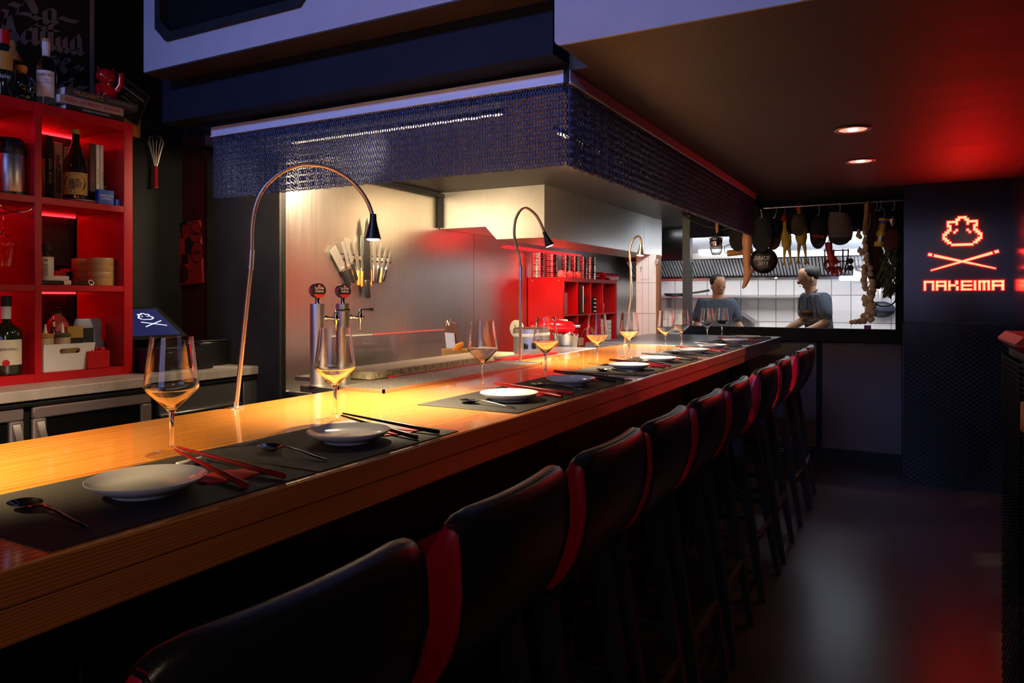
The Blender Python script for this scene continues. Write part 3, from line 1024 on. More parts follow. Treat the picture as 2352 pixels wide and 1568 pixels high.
def prof(e, off=0.0, sh=1.0):
    o = []
    drop = 0.022 * max(0, (abs(e) - .8) / .2) ** 2
    bend = -0.022 * e * e + 0.006
    for (x, z) in OUT:
        k = (z - .73) / .32
        o.append((x + off + bend * k, z - drop * k))
    n_ = []
    for (x, z) in INN:
        k = (z - .73) / .32
        n_.append((x + bend * k, z - drop * k))
    if sh != 1.0:
        cen = [((a[0] + b[0]) / 2, (a[1] + b[1]) / 2) for a, b in zip(o, n_)]
        o = [(c[0] + (p[0] - c[0]) * sh, c[1] + (p[1] - c[1]) * sh) for p, c in zip(o, cen)]
        n_ = [(c[0] + (p[0] - c[0]) * sh, c[1] + (p[1] - c[1]) * sh) for p, c in zip(n_, cen)]
    return o, n_


def yw(e, z):
    k = (z - .73) / .32
    return e * HW * (0.86 + 0.14 * min(1, k * 1.6))


def stool():
    t = thing('bar_stool', '', 'bar stool', group='bar stools along the counter')
    rings = []
    for e in ST:
        o, n_ = prof(e, -0.004, .9 if abs(e) == 1 else 1.0)
        rings.append([(x, yw(e, z), z) for (x, z) in o + n_[::-1]])
    obj('backrest', M().loft(rings), 'red_leather', t, smooth=50)
    # black outer cover wrapping the back and the top
    mm = M()
    cur = []
    for e in ST[1:-1]:
        o, n_ = prof(e, 0.0)
        o = [(n_[1][0], n_[1][1] + .003), (n_[0][0], n_[0][1] + .004)] + [(x, z + (.003 if z > 1.03 else 0)) for (x, z) in o]
        cur.append([(x, yw(e * 1.015, z), z) for (x, z) in o])
    vs = [p for r in cur for p in r]
    k = len(cur[0])
    fs = []
    for i in range(len(cur) - 1):
        for j in range(k - 1):
            fs.append((i * k + j, i * k + j + 1, (i + 1) * k + j + 1, (i + 1) * k + j))
    obj('back_cover', mm.add(vs, fs), 'black_leather', t, smooth=60, label='black leather outer cover')
    for e in (-0.985, 0.985):
        o, n_ = prof(e, 0.0)
        obj('piping', M().tube([(x + .001, yw(e, z) * 1.012, z + .002) for (x, z) in o], 0.0028, 6), 'black_leather', t)
    obj('seat', M().cb((-0.285, 0, 0.768), (0.36, 0.39, 0.062), 0.018), 'red_leather', t, label='red leather seat')
    obj('seat_base', M().cb((-0.275, 0, 0.728), (0.33, 0.36, 0.018), 0.004), 'dark_wood', t)
    for (x0, x1, sy) in ((-.122, .0, -1), (-.122, .0, 1), (-.43, -.478, -1), (-.43, -.478, 1)):
        rr = []
        for (z, f, wx, wy) in ((0.738, 0, .024, .017), (0.4, .46, .021, .015), (0, 1, .0125, .011)):
            cx = x0 + (x1 - x0) * f
            cy = sy * (0.165 + 0.022 * f)
            rr.append([(cx - wx, cy - wy, z), (cx + wx, cy - wy, z), (cx + wx, cy + wy, z), (cx - wx, cy + wy, z)])
        obj('leg', M().loft(rr), 'dark_wood', t, smooth=0)
    for (p, q) in (((-.06, -.172, .36), (-.452, -.172, .36)), ((-.06, .172, .36), (-.452, .172, .36)), ((-.035, -.175, .27), (-.035, .175, .27)), ((-.462, -.175, .27), (-.462, .175, .27))):
        p, q = Vector(p), Vector(q)
        c, d = (p + q) / 2, q - p
        obj('stretcher', M().cb(c, (max(abs(d.x), .018), max(abs(d.y), .018), .026), .002), 'dark_wood', t)
    return t


SY = [0.63, 1.13, 1.610, 2.045, 2.52, 3.005, 3.645, 4.19, 4.895, 5.33]
s0 = stool()
for i, yy in enumerate(SY):
    rz = [-.03, .03, 0.02, .03, .02, .03, -.02, .02, -.01, .05][i]
    lab = f'red-and-black leather bar stool, {ORD[i]} of the row from the near end'
    if i == 0:
        s0.location = (-0.592, yy, 0)
        s0.rotation_euler = (0, 0, rz)
        s0['label'] = 'red and black leather bar stool, first of the row, its black back filling the foreground'
    else:
        dup(s0, (-0.590, yy, 0), rz, lab)


# =================================================================== gooseneck lamps
def onplane(px, py, base):
    n = (0.289, -0.267)
    d = ray(px, py)
    t = (n[0] * base[0] + n[1] * base[1]) / (n[0] * d[0] + n[1] * d[1])
    return Vector((d[0] * t, d[1] * t, CZ + d[2] * t))


def smooth_path(pts, n=6):
    out = []
    P = [pts[0]] + pts + [pts[-1]]
    for i in range(1, len(P) - 2):
        for k in range(n):
            t = k / n
            a, b, c, d = P[i - 1], P[i], P[i + 1], P[i + 2]
            out.append(0.5 * ((2 * b) + (c - a) * t + (2 * a - 5 * b + 4 * c - d) * t * t + (3 * b - a - 3 * c + d) * t ** 3))
    out.append(pts[-1])
    return out


def gooseneck(base, rod, neck, hd, lab, power, hr, hl, big, shade='black_plastic', tint=(1.0, 0.76, 0.46), cone=110):
    t = thing('gooseneck_lamp', lab, 'lamp', base, group='gooseneck lamps on the counter')
    W = lambda p: onplane(p[0], p[1], base)
    obj('foot', M().lathe([(0.022, 0), (0.022, 0.003), (0.008, 0.006), (0.007, 0.02), (0, 0.02)], n=20), 'satin_chrome', t)
    b = Vector(base) + Vector((0, 0, .002))
    rp = [b] + [W(p) for p in rod]
    rr = 0.0068 if big else 0.0075
    obj('rod', M().tube(rp, rr, 12), 'copper_tube', t, world=True)
    obj('sleeve', M().tube([rp[-1], rp[-1] + (W(neck[0]) - rp[-1]) * 1.0], rr * 1.25, 12), 'satin_chrome', t, world=True)
    path = smooth_path([W(p) for p in neck], 7)
    # ribbed metal hose
    pts, rad = [], []
    tot = 0
    for a, c in zip(path[:-1], path[1:]):
        m_ = max(2, int((c - a).length / 0.0032))
        for k in range(m_):
            pts.append(a + (c - a) * (k / m_))
            tot += 1
            rad.append(rr * (1.0 if tot % 2 else 0.86))
    obj('flexible_neck', M().tube(pts, rad, 10), 'copper_tube', t, world=True, smooth=60)
    a, c = W(hd[0]), W(hd[1])
    ax_ = (c - a).normalized()
    Q = Matrix.Translation(a) @ ax_.to_track_quat('Z', 'Y').to_matrix().to_4x4()
    o = obj('shade', M().lathe([(0.0, -0.002), (hr * .40, -0.002), (hr * .42, hl * .22), (hr * .55, hl * .42), (hr * .98, hl * .97), (hr, hl), (hr * .93, hl), (hr * .5, hl * .45), (hr * .3, hl * .4), (0, hl * .4)], n=28, T=Q), shade, t, world=True)
    obj('bulb', M().lathe([(0, hl * .80), (hr * .7, hl * .84), (hr * .82, hl * .97), (hr * .7, hl * 1.04), (0, hl * 1.07)], n=18, T=Q), emit('bulb_glow', (1.0, 0.80, 0.52), 60), o, world=True)
    lp = a + ax_ * (hl * 1.08 + .017)
    lamp('lamp_beam', 'SPOT', lp, power, tint, lp + ax_, spot_size=R(cone), spot_blend=0.8, shadow_soft_size=0.016)


gooseneck((-1.717, 1.474, CT), [(575, 619)], [(578, 574), (579, 520), (588, 470), (608, 430), (645, 397), (682, 381), (712, 378), (752, 384), (792, 404), (824, 433), (845, 465), (856, 496)], [(857, 493), (857, 543)],
          'tall curved gooseneck lamp on the counter in front of the dark plaster wall', 150, 0.0245, 0.075, True, cone=114)
gooseneck((-1.696, 3.185, CT), [(1196, 643)], [(1196, 612), (1192, 585), (1185, 560), (1181, 535), (1184, 505), (1195, 483), (1207, 477), (1222, 485), (1235, 500), (1245, 520), (1251, 535)], [(1250, 533), (1262, 563)],
          'gooseneck lamp with a black cone shade between the third and fourth wine glasses', 150, 0.0245, 0.072, False)
gooseneck((-1.70, 4.68, CT), [(1449, 690)], [(1449, 650), (1448, 612), (1446, 588), (1448, 565), (1455, 549), (1465, 542), (1471, 548), (1473, 563)], [(1472.5, 561), (1470, 588)],
          'small gooseneck lamp with a pale cone shade in front of the white drawing sheet', 170, 0.026, 0.075, False, 'satin_chrome', (1.0, 0.88, 0.74), 125)
# the next lamp of the row stands just outside the picture; only its light is seen
lamp('lamp_beam', 'SPOT', (-1.66, 0.30, 1.60), 210, (1.0, 0.70, 0.34), (-1.68, 0.56, 1.06), spot_size=R(92), spot_blend=0.8, shadow_soft_size=0.016)
# =================================================================== neon sign
XR, YS = 0.076, 6.168
emit('red_led', (1.0, 0.01, 0.015), 8)
peach = emit('neon_core', (1.0, 0.40, 0.17), 1.9)
nred = emit('neon_red', (1.0, 0.0015, 0.002), 32.0)
sg = thing('neon_sign', 'glowing red neon sign with a pixel dumpling, crossed chopsticks and lettering on black wall', 'neon sign', (0.32, YS, 1.65))


def neon(name, rects, parent, th=0.010):
    """rects: polygons in (x, z) on the sign wall: red halo body and pale front"""
    a, b = M(), M()
    for r in rects:
        cx = sum(p[0] for p in r) / len(r)
        cz = sum(p[1] for p in r) / len(r)
        g = []
        n = len(r)
        for i in range(n):
            p, q, s_ = Vector(r[i - 1]), Vector(r[i]), Vector(r[(i + 1) % n])
            e1, e2 = (q - p).normalized(), (s_ - q).normalized()
            n1, n2 = Vector((e1.y, -e1.x)), Vector((e2.y, -e2.x))
            if (q - Vector((cx, cz))).dot(n1 + n2) < 0:
                n1, n2 = -n1, -n2
            g.append(tuple(q + (n1 + n2) * 0.0028))
        a.prism(g, 'y', YS - th, YS)
        b.prism(r, 'y', YS - th - 0.002, YS - th + 0.001)
    o = obj(name, a, nred, parent, world=True, smooth=0)
    obj('tube_front', b, peach, o, world=True, smooth=0)


CELLS = {0: (7, 8, 9, 10), 1: (6, 7, 10, 11), 2: (2, 3, 4, 5, 6, 11, 12, 13, 14, 15), 3: (2, 6, 11, 15), 4: (2, 3, 14, 15), 5: (3, 14), 6: (2, 3, 14, 15), 7: (1, 2, 15, 16), 8: (0, 1, 16, 17), 9: (0, 17), 10: (0, 1, 16, 17), 11: (1, 2, 15, 16), 12: (2, 3, 14, 15), 13: tuple(range(4, 14))}
cw, chh = 0.01345, 0.0150
x0, z0 = 0.1945, 1.962


def cell(c, r, n=1):
    return [(x0 + c * cw, z0 - (r + 1) * chh), (x0 + (c + n) * cw, z0 - (r + 1) * chh), (x0 + (c + n) * cw, z0 - r * chh), (x0 + c * cw, z0 - r * chh)]


rc = []
for r, cs in CELLS.items():
    run = []
    for c in cs:
        if run and c == run[-1] + 1:
            run.append(c)
        else:
            if run:
                rc.append(cell(run[0], r, len(run)))
            run = [c]
    rc.append(cell(run[0], r, len(run)))
neon('dumpling_outline', rc, sg)
neon('eye', [cell(6, 6), cell(5, 7)], sg)
neon('eye', [cell(11, 6), cell(12, 7)], sg)


def zx(px, py):
    return (0.076 + (px - 272) * 0.000614, 1.501 - (py - 1062) * 0.000735)


def bar(a, b, w0, w1):
    a, b = Vector(a), Vector(b)
    d = (b - a).normalized()
    n = Vector((-d.y, d.x))
    return [tuple(a - n * w0), tuple(b - n * w1), tuple(b + n * w1), tuple(a + n * w0)]


for (p, q) in (((318, 797), (990, 948)), ((1017, 782), (345, 958))):
    p, q = Vector(zx(*p)), Vector(zx(*q))
    c1, c2 = p + (q - p) * 0.055, p + (q - p) * 0.088
    neon('chopstick_bar', [bar(p, c1, .0092, .0090), bar(c2, q, .0088, .0036)], sg, 0.010 if p.x < 0.3 else 0.0104)
LET = {'N': (0, [(0, 0, 1, 5), (0, 0, 5, 1), (4, 0, 5, 5)]), 'A': (0, [(0, 0, 1, 5), (0, 0, 5, 1), (4, 0, 5, 5), (0, 2.1, 5, 3.1)]),
       'K': (0, [(0, 0, 1, 5), (0, 1.95, 3.6, 2.9), (3.3, 0, 4.7, 1.9), (3.7, 2.9, 4.9, 5)]), 'E': (0, [(0, 0, 1, 5), (0, 0, 5, .9), (0, 2.05, 5, 2.95), (0, 4.1, 5, 5)]),
       'I': (0, [(0, 0, 1, 5)]), 'M': (0, [(0, 0, 1, 5), (0, 0, 5, 1), (2, 0, 3, 5), (4, 0, 5, 5)])}
for ch, a, b in (('N', 272, 378), ('A', 397, 503), ('K', 523, 628), ('E', 650, 760), ('I', 778, 888), ('M', 822, 933), ('A', 953, 1070)):
    u = (b - a) / 5
    q = []
    for (xa, ya, xb, yb) in LET[ch][1]:
        A = zx(a + xa * u, 1062 + ya * 18.8)
        B = zx(a + xb * u, 1062 + yb * 18.8)
        q.append([(A[0], B[1]), (B[0], B[1]), (B[0], A[1]), (A[0], A[1])])
    neon('letter', q, sg)

# =================================================================== back bar fridge
XFR = -3.19
fr = thing('bar_fridge', 'stainless steel bar fridge counter behind the wooden bar', 'fridge', (-3.5, 1.4, 0))
obj('worktop', M().cb((-3.505, 1.39, 0.977), (0.64, 3.06, 0.046), 0.004), 'worktop_steel', fr, world=True)
obj('body', M().box(-3.80, -3.225, -0.1, 2.90, 0.08, 0.95), 'black_paint', fr, world=True)
ylist = [(0.55, ax(55, 944, -3.2)[1]), (ax(75, 944, -3.2)[1], ax(348, 920, -3.2)[1])]
for k, (a, b) in enumerate(ylist):
    d = obj('door', M().box(-3.222, -3.212, a, b, 0.12, 0.925), 'dark_glass', fr, world=True)
    fm = M()
    for (y1, y2, z1, z2) in ((a, b, 0.875, 0.925), (a, b, .12, .17), (a, a + .055, .17, .875), (b - .055, b, .17, .875)):
        fm.cb((-3.208, (y1 + y2) / 2, (z1 + z2) / 2), (0.024, y2 - y1, z2 - z1), 0.006)
    obj('door_frame', fm, 'frame_steel', d, world=True)
    hy = b - 0.03 if k == 0 else a + 0.03
    obj('handle', M().prism([(-3.196, .45), (-3.17, .50), (-3.17, .80), (-3.196, .862)], 'y', hy - .014, hy + .014), 'satin_chrome', d, world=True)
ya, yb = ax(360, 930, -3.2)[1], 2.90
for (z1, z2) in ((0.80, 0.925), (0.55, .785)):
    d = obj('drawer', M().cb((-3.212, (ya + yb) / 2 - .06, (z1 + z2) / 2), (0.03, yb - ya - .14, z2 - z1), 0.004), mat('dark_steel', (0.13, 0.12, 0.12), 0.38, 0.5), fr, world=True)
    obj('pull', M().cb((-3.19, (ya + yb) / 2 - .06, z1 + .008), (0.02, yb - ya - .14, 0.012), .003), 'satin_chrome', d, world=True)
obj('end_panel', M().cb((-3.212, yb - .055, .6), (.03, .10, .66), .003), mat('dark_steel', (0.13, 0.12, 0.12), 0.38, 0.5), fr, world=True)
obj('rail', M().cb((-3.20, 1.39, 0.938), (0.02, 3.04, 0.016), .003), 'black_plastic', fr, world=True)

# =================================================================== red cube shelf
XS, XB = -3.42, -3.815
cs = thing('cube_shelf', 'tall red lacquered cube shelf standing on the bar fridge', 'shelf', (-3.6, 1.9, 1.0))
for (y1, y2) in ((2.253, 2.30), (1.834, 1.865), (1.414, 1.445), (1.0, 1.03)):
    obj('side_panel', M().cb(((XS + XB) / 2, (y1 + y2) / 2, 1.625), (XS - XB, y2 - y1, 1.25), .002), 'red_lacquer', cs, world=True)
for (z1, z2, t_) in ((2.205, 2.25, 'top_board'), (1.800, 1.832, 'shelf_board'), (1.408, 1.438, 'shelf_board'), (1.0, 1.04, 'shelf_board')):
    obj(t_, M().cb(((XS + XB) / 2 - .001, 1.645, (z1 + z2) / 2), (XS - XB - .003, 1.22, z2 - z1), .002), 'red_lacquer', cs, world=True)
for (z, s_) in ((2.197, 1), (1.79, 1), (1.40, 1)):
    for (y1, y2) in ((1.88, 2.235), (1.46, 1.82)):
        obj('red_led_strip', M().box(XB + .012, XB + .022, y1, y2, z - .002, z + .008), 'red_led', cs, world=True)
        lamp('shelf_red_light', 'AREA', (XB + .05, (y1 + y2) / 2, z - .012), 0.42, (1, 0.008, 0.012), (XB + .09, (y1 + y2) / 2, z - .5), shape='RECTANGLE', size=.03, size_y=.22)


def lathe_solo(name, prof, m, lab, cat, loc, n=28, **k):
    return solo(name, M().lathe(prof, n=n), m, lab, cat, loc, world=False, **k)


def bottle(name, lab, loc, r, h, neck_r, sh0, sh1, m, cat='bottle'):
    t = thing(name, lab, cat, loc)
    obj('body', M().lathe([(0, 0), (r * .95, 0), (r, r * .1), (r, h * sh0), (r * .9, h * (sh0 + .3 * (sh1 - sh0))), (neck_r * 1.3, h * (sh0 + .85 * (sh1 - sh0))), (neck_r, h * sh1), (neck_r, h * .97), (0, h * .97)], n=28), m, t)
    return t


def lab_band(parent, r, z1, z2, m, a0=-1.3, a1=1.3, name='label_band'):
    """a paper band on the side of a bottle that faces +X"""
    o = M()
    n = 14
    vs = []
    for z in (z1, z2):
        for k in range(n + 1):
            a = a0 + (a1 - a0) * k / n
            vs.append((r * math.cos(a), r * math.sin(a), z))
    return obj(name, o.add(vs, [(k, k + 1, n + 2 + k, n + 1 + k) for k in range(n)]), m, parent, fix=False)


def wrap_text(body, size, m, parent, r, ang, z, **k):
    T = Matrix.Rotation(ang, 4, 'Z') @ TX((r, 0, z))
    return text(body, size, m, parent, T, **k)


VA = -0.62   # direction from the back bar towards the bar seats in the local xy plane
# top row of cell one: sake bottle, books, plate, tangerine, card
p = ax(174, 455, -3.50)
Zs = 1.833
t = bottle('sake_bottle', 'dark brown sake bottle with a round gold label in the red shelf', (-3.50, p[1], Zs + .012), 0.052, 0.325, 0.0165, .46, .84, 'bottle_brown')
obj('cap', M().lathe([(0, .312), (.019, .312), (.019, .335), (0, .336)], n=20), 'gold_label', t)
lab_band(t, 0.0525, 0.02, 0.125, 'gold_label', VA - 1.25, VA + 1.25)
dsc = M(Matrix.Rotation(VA, 4, 'Z'))
vs = []
for i in range(24):
    yy, zz = .043 * math.cos(2 * PI * i / 24), .046 * math.sin(2 * PI * i / 24)
    vs.append((math.sqrt(max(0, .0532 ** 2 - yy * yy)), yy, .073 + zz))
obj('label_ring', dsc.add(vs, [tuple(range(24))]), 'ink_black', t, smooth=0)
vs = [(v[0] + .0004, v[1] * .87, .073 + (v[2] - .073) * .87) for v in vs]
vs = [(math.sqrt(.0536 ** 2 - v[1] ** 2), v[1], v[2]) for v in vs]
obj('label_disc', M(Matrix.Rotation(VA, 4, 'Z')).add(vs, [tuple(range(24))]), mat('label_amber', (0.55, 0.33, 0.07), .5), t, smooth=0)
wrap_text('丸\n中', 0.03, 'ink_black', t, 0.0541, VA + .28, .07, space=.8)
wrap_text('醤\n油', 0.03, 'ink_black', t, 0.0541, VA - .22, .065, space=.8)
solo('dish', M().lathe([(0, .003), (.05, .004), (.075, .010), (.077, .009), (.055, 0), (0, 0)], n=32), 'porcelain', 'small white dish under the sake bottle in the red shelf', 'dish', (-3.50, p[1] + .02, Zs), world=False)


def book(lab, y0, wd, h, dp, m, x1, z, spine=None, sm='ink_white', ss=.02, group='books in the upper cell of the red shelf', dark=False):
    t = thing('book', lab, 'book', (x1, y0 + wd / 2, z), group=group)
    obj('cover', M().cb((-dp / 2, 0, h / 2), (dp, wd, h), .002), m, t)
    obj('page_block', M().box(-dp + .002, -.006, -wd / 2 + .003, wd / 2 - .003, h - .001, h + .0006), 'cream_paper', t)
    if spine:
        T = Matrix.Translation((.0006, 0, h * .48)) @ TX((0, 0, 0), -PI / 2)
        text(spine, ss, sm, t, T)
    return t


bx = -3.66
yy = ax(98, 400, bx)[1]
yf = lambda px: ax(px, 400, bx)[1]
book('slim yellow and white book at the left end of the upper shelf cell', yf(97), yf(106) - yf(97) - .002, .215, .16, 'yellow_plastic', bx, Zs)
book('black cookbook with white spine lettering in the upper shelf cell', yf(107), yf(124) - yf(107) - .002, .33, .2, 'ink_black', bx, Zs, 'SOCK  BOOK', 'ink_white', .02)
t = book('pale book with brush-written spine left of the sake bottle', yf(125), yf(145) - yf(125) - .002, .305, .2, mat('book_tan', (.42, .26, .22), .7), bx, Zs)
text('す\nし\nの\n技\n術\n大\n全', .034, 'ink_black', t, TX((.0006, 0, .15)), space=.75)
book('worn pale book right behind the sake bottle', yf(147), yf(164) - yf(147) - .002, .29, .2, mat('book_tan2', (.34, .2, .17), .7), bx, Zs)
book('short yellow book showing right of the sake bottle', yf(187), yf(195) - yf(187) - .002, .225, .18, 'yellow_plastic', bx, Zs, 'SCHOTT', 'ink_black', .014)
book('thin orange book right of the sake bottle', yf(196), yf(200) - yf(196), .20, .18, 'orange_wood', bx, Zs)
book('thin white book beside the red book', yf(201), yf(204.5) - yf(201), .20, .18, 'white_paper', bx, Zs)
bx = -3.52
yf = lambda px: ax(px, 400, -3.52)[1]
book('dark red book in the upper shelf cell', yf(205.5), yf(219) - yf(205.5), .30, .2, 'dark_red_paint', bx, Zs, 'COCINA', 'ink_red', .018)
book('white paperback, the left of a pair, in the upper shelf cell', yf(221), yf(229) - yf(221), .30, .2, 'white_paper', bx, Zs, 'GASTRONOMIA', 'ink_grey', .011)
book('white paperback, the right of a pair, in the upper shelf cell', yf(231), yf(238.5) - yf(231), .30, .2, 'white_paper', bx, Zs, 'HISTORIA', 'ink_grey', .011)
p = ax(225, 452, -3.55)
t = thing('tangerine', 'orange tangerine with a leaf beside the blue card box', 'fruit', (-3.55, p[1], Zs))
obj('fruit', M().ball((0, 0, .036), (.04, .04, .036), 16, 10), mat('orange_peel', (.6, .13, .01), .45, bump=.3, scale=(120, 120, 120)), t)
obj('leaf', M().tube([(0, 0, .07), (.01, .02, .09), (.02, .035, .105)], [.002, .010, .002], 8, flat=.15), 'leaf', t)
p = ax(240, 466, -3.47)
t = thing('card_box', 'blue card box standing at the front of the upper shelf cell', 'box', (-3.47, p[1], Zs))
obj('carton', M().cb((0, 0, .036), (.03, .078, .072), .001), 'blue_card', t)
text('AMERICAN\nEXPRESS', .0145, 'ink_white', t, TX((.0155, 0, .036)), squeeze=.95)
p = ax(268, 472, -3.46)
solo('card_box', M().cb((0, 0, .016), (.02, .02, .032), .001), 'blue_card', 'tiny blue box beside the larger blue card box', 'box', (-3.46, p[1], Zs), world=False)
# cell two
Zs = 1.439
p = ax(107, 650, -3.5)
t = thing('spray_can', 'white cylindrical can with fine print in the middle shelf cell', 'can', (-3.50, p[1], Zs))
obj('body', M().lathe([(0, 0), (.028, 0), (.029, .002), (.029, .125), (.027, .128), (0, .129)], n=28), 'white_plastic', t)
for k in range(7):
    wrap_text('|||||||||||||||', .005, 'ink_grey', t, .0295, VA, .045 + .008 * k)
wrap_text('ᗑ', .012, 'ink_black', t, .0295, VA, .112)
obj('nozzle', M().lathe([(.012, .129), (.012, .15), (.022, .155), (.024, .17), (.016, .19), (0, .192)], n=16), 'matte_black', t)
p = ax(137, 645, -3.5)
solo('paper_box', M().cb((0, 0, .010), (.05, .085, .02), .003), 'white_plastic', 'upper of two small white boxes in the middle shelf cell', 'box', (-3.52, p[1], Zs + .0225), world=False)
p = ax(148, 655, -3.46)
solo('paper_box', M().cb((0, 0, .011), (.05, .085, .022), .003), 'white_plastic', 'lower of two small white boxes in the middle shelf cell', 'box', (-3.50, p[1], Zs), world=False)
p = ax(116, 655, -3.45)
solo('remote_control', M().cb((0, 0, .009), (.045, .12, .018), .004), 'black_plastic', 'flat black remote control lying before the white can', 'remote control', (-3.445, p[1] - .012, Zs), world=False)
p = ax(192, 652, -3.45)
t = thing('key_bunch', 'bunch of dark keys with a metal ring lying on the shelf', 'keys', (-3.44, p[1], Zs))
obj('fob', M().cb((0, 0, .009), (.03, .08, .018), .005), 'black_plastic', t)
obj('ring', M().lathe([(.012 + .0015 * math.cos(a), .0015 * math.sin(a)) for a in [2 * PI * k / 6 for k in range(6)]], n=18, close=True, T=Matrix.Translation((.017, .02, .012)) @ Matrix.Rotation(1.2, 4, 'Y')), 'chrome', t)
for k, px in enumerate((135, 158)):
    p = ax(px, 640, -3.7)
    solo('red_box', M().cb((0, 0, .035), (.05, .085, .07 + .012 * k), .003), 'red_lacquer', ('left' if k == 0 else 'right') + ' small red box at the back of the middle shelf cell', 'box', (-3.68, p[1], Zs + .006 * k), world=False)
for k, (px, xx, lab) in enumerate(((232, -3.52, 'lit'), (195, -3.66, 'rear'))):
    p = ax(px, 650, xx)
    t = thing('bamboo_steamer', f'stack of round bamboo steamer tiers, the {"brighter front" if k == 0 else "darker rear"} stack in the middle shelf cell', 'steamer', (xx, p[1], Zs), group='bamboo steamers')
    for j in range(4):
        obj('tier', M().lathe([(0, j * .034), (.058, j * .034), (.059, j * .034 + .002), (.059, j * .034 + (.030 if j % 2 else .034)), (.057, j * .034 + .0338), (0, j * .034 + .0338)], n=30), 'bamboo', t)
# cell three
Zs = 1.041
p = ax(133, 845, -3.66)
t = thing('plastic_bottle', 'clear plastic bottle with a dark cap at the back of the lower shelf cell', 'bottle', (-3.66, p[1], Zs))
obj('body', M().lathe([(0, 0), (.048, 0), (.05, .01), (.05, .19), (.045, .215), (.025, .245), (.016, .252), (.016, .268), (0, .268)], n=24), mat('pink_plastic', (.5, .12, .12), .3), t)
obj('cap', M().lathe([(0, .262), (.02, .262), (.02, .29), (0, .291)], n=18), 'matte_black', t)
t = thing('storage_basket', 'white plastic basket with a slotted handhold in the lower shelf cell', 'basket', (-3.50, ax(140, 850, -3.5)[1], Zs))
bw = [(-.115, 0), (.105, 0), (.128, .125), (-.128, .125)]
o = M()
# front wall with a real handhold slot
sl = [(-.035 + .012 * math.cos(a), .092 + .012 * math.sin(a)) for a in [PI / 2 + PI * k / 6 for k in range(7)]] + [(.037 + .012 * math.cos(a), .092 + .012 * math.sin(a)) for a in [-PI / 2 + PI * k / 6 for k in range(7)]]
ot = [(-.118, .125), (-.117, .09), (-.11, .0), (-.04, 0), (.02, 0), (.06, 0), (.10, 0), (.102, 0), (.114, .07), (.116, .1), (.119, .125), (.08, .125), (.04, .125), (0, .125)]
for (xa, sgn) in ((.06, 1), (.057, -1)):
    b0 = len(o.v)
    o.add([(xa + q[1] * .12, q[0], q[1]) for q in sl] + [(xa + q[1] * .12, q[0], q[1]) for q in ot], [(i, (i + 1) % 14, 14 + (i + 1) % 14, 14 + i) for i in range(14)])
obj('front_wall', o, 'white_plastic', t, smooth=0)
o = M()
o.add([(.057, -.11, 0), (-.06, -.11, 0), (-.075, -.118, .125), (.074, -.118, .125), (.057, .102, 0), (-.06, .102, 0), (-.075, .119, .125), (.074, .119, .125)], [(0, 1, 2, 3), (4, 5, 6, 7), (1, 5, 6, 2), (0, 4, 5, 1)])
obj('walls', o, 'white_plastic', t, smooth=0)
for k, (px, cm) in enumerate(((104, 'bamboo'), (143, 'leaf'))):
    p = ax(px, 800, -3.5)
    t = thing('squeeze_bottle', f'cloudy squeeze bottle with a pointed tip in the white basket, the {"left" if k == 0 else "right"} one', 'bottle', (-3.50, p[1], Zs + .004), group='squeeze bottles in the white basket')
    obj('body', M().lathe([(0, 0), (.033, 0), (.034, .003), (.034, .145), (.031, .15), (0, .15)], n=24), mat('cloudy', (.42, .30, .16), .4), t)
    obj('collar', M().lathe([(.032, .15), (.036, .152), (.036, .162), (.028, .168), (.01, .17)], n=24), cm if k else 'bamboo', t)
    obj('tip', M().lathe([(.01, .168), (.008, .182), (.003, .212), (0, .213)], n=14), 'white_plastic', t)
p = ax(122, 780, -3.58)
t = thing('oil_cruet', 'small glass cruet with chrome stopper behind the squeeze bottles', 'cruet', (-3.58, p[1], Zs))
obj('body', M().lathe([(0, 0), (.022, 0), (.024, .1), (.02, .16), (.01, .18), (.01, .2), (0, .2)], n=18), 'bottle_brown', t)
obj('stopper', M().lathe([(.012, .2), (.013, .225), (.004, .235), (.003, .25), (0, .251)], n=14), 'chrome', t)
p = ax(170, 840, -3.56)
t = thing('spice_tin', 'gold and black spice tin between the basket and the bag', 'tin', (-3.56, p[1], Zs), VA * .5)
obj('box', M().cb((0, 0, .1), (.05, .068, .2), .002), 'gold_label', t)
obj('band', M().box(.0245, .0256, -.0345, .0345, .095, .145), 'ink_black', t)
text('HOT', .014, 'ink_red', t, TX((.026, 0, .12)))
text('PEPPER', .02, 'ink_black', t, TX((.0258, 0, .065)), squeeze=.8)
p = ax(213, 830, -3.56)
t = thing('plastic_bag', 'crumpled grey-blue plastic bag with a dark label leaning in the lower shelf cell', 'bag', (-3.56, p[1], Zs))
rg = []
for k in range(9):
    z = .235 * k / 8
    wd = .075 - .012 * (k / 8) + .006 * math.sin(k * 2.1)
    dd = .03 * (1 - (k / 8) ** 3) + .004
    rg.append([(dd * math.cos(a) * (1 + .15 * math.sin(3 * a + k)) - .02, wd * math.sin(a) - .012 * k / 8 + .004 * math.sin(a * 5 + k), z) for a in [2 * PI * i / 18 for i in range(18)]])
obj('bag_body', M().loft(rg), mat('bag_plastic', (.20, .22, .32), .35), t, smooth=60)
obj('label_patch', M().box(.0115, .0145, -.055, -.005, .11, .19), 'ink_black', t)
p = ax(216, 838, -3.46)
t = thing('brick_box', 'red storage box shaped like a studded toy brick in the lower shelf cell', 'storage box', (-3.47, p[1], Zs))
obj('body', M().cb((0, 0, .042), (.10, .112, .084), .004), 'red_lacquer', t)
for (a, b) in ((.025, -.028), (.025, .028), (-.025, -.028), (-.025, .028)):
    obj('stud', M().lathe([(.016, .084), (.016, .096), (.0145, .098), (0, .098)], c=(a, b, 0), n=16), 'red_lacquer', t)
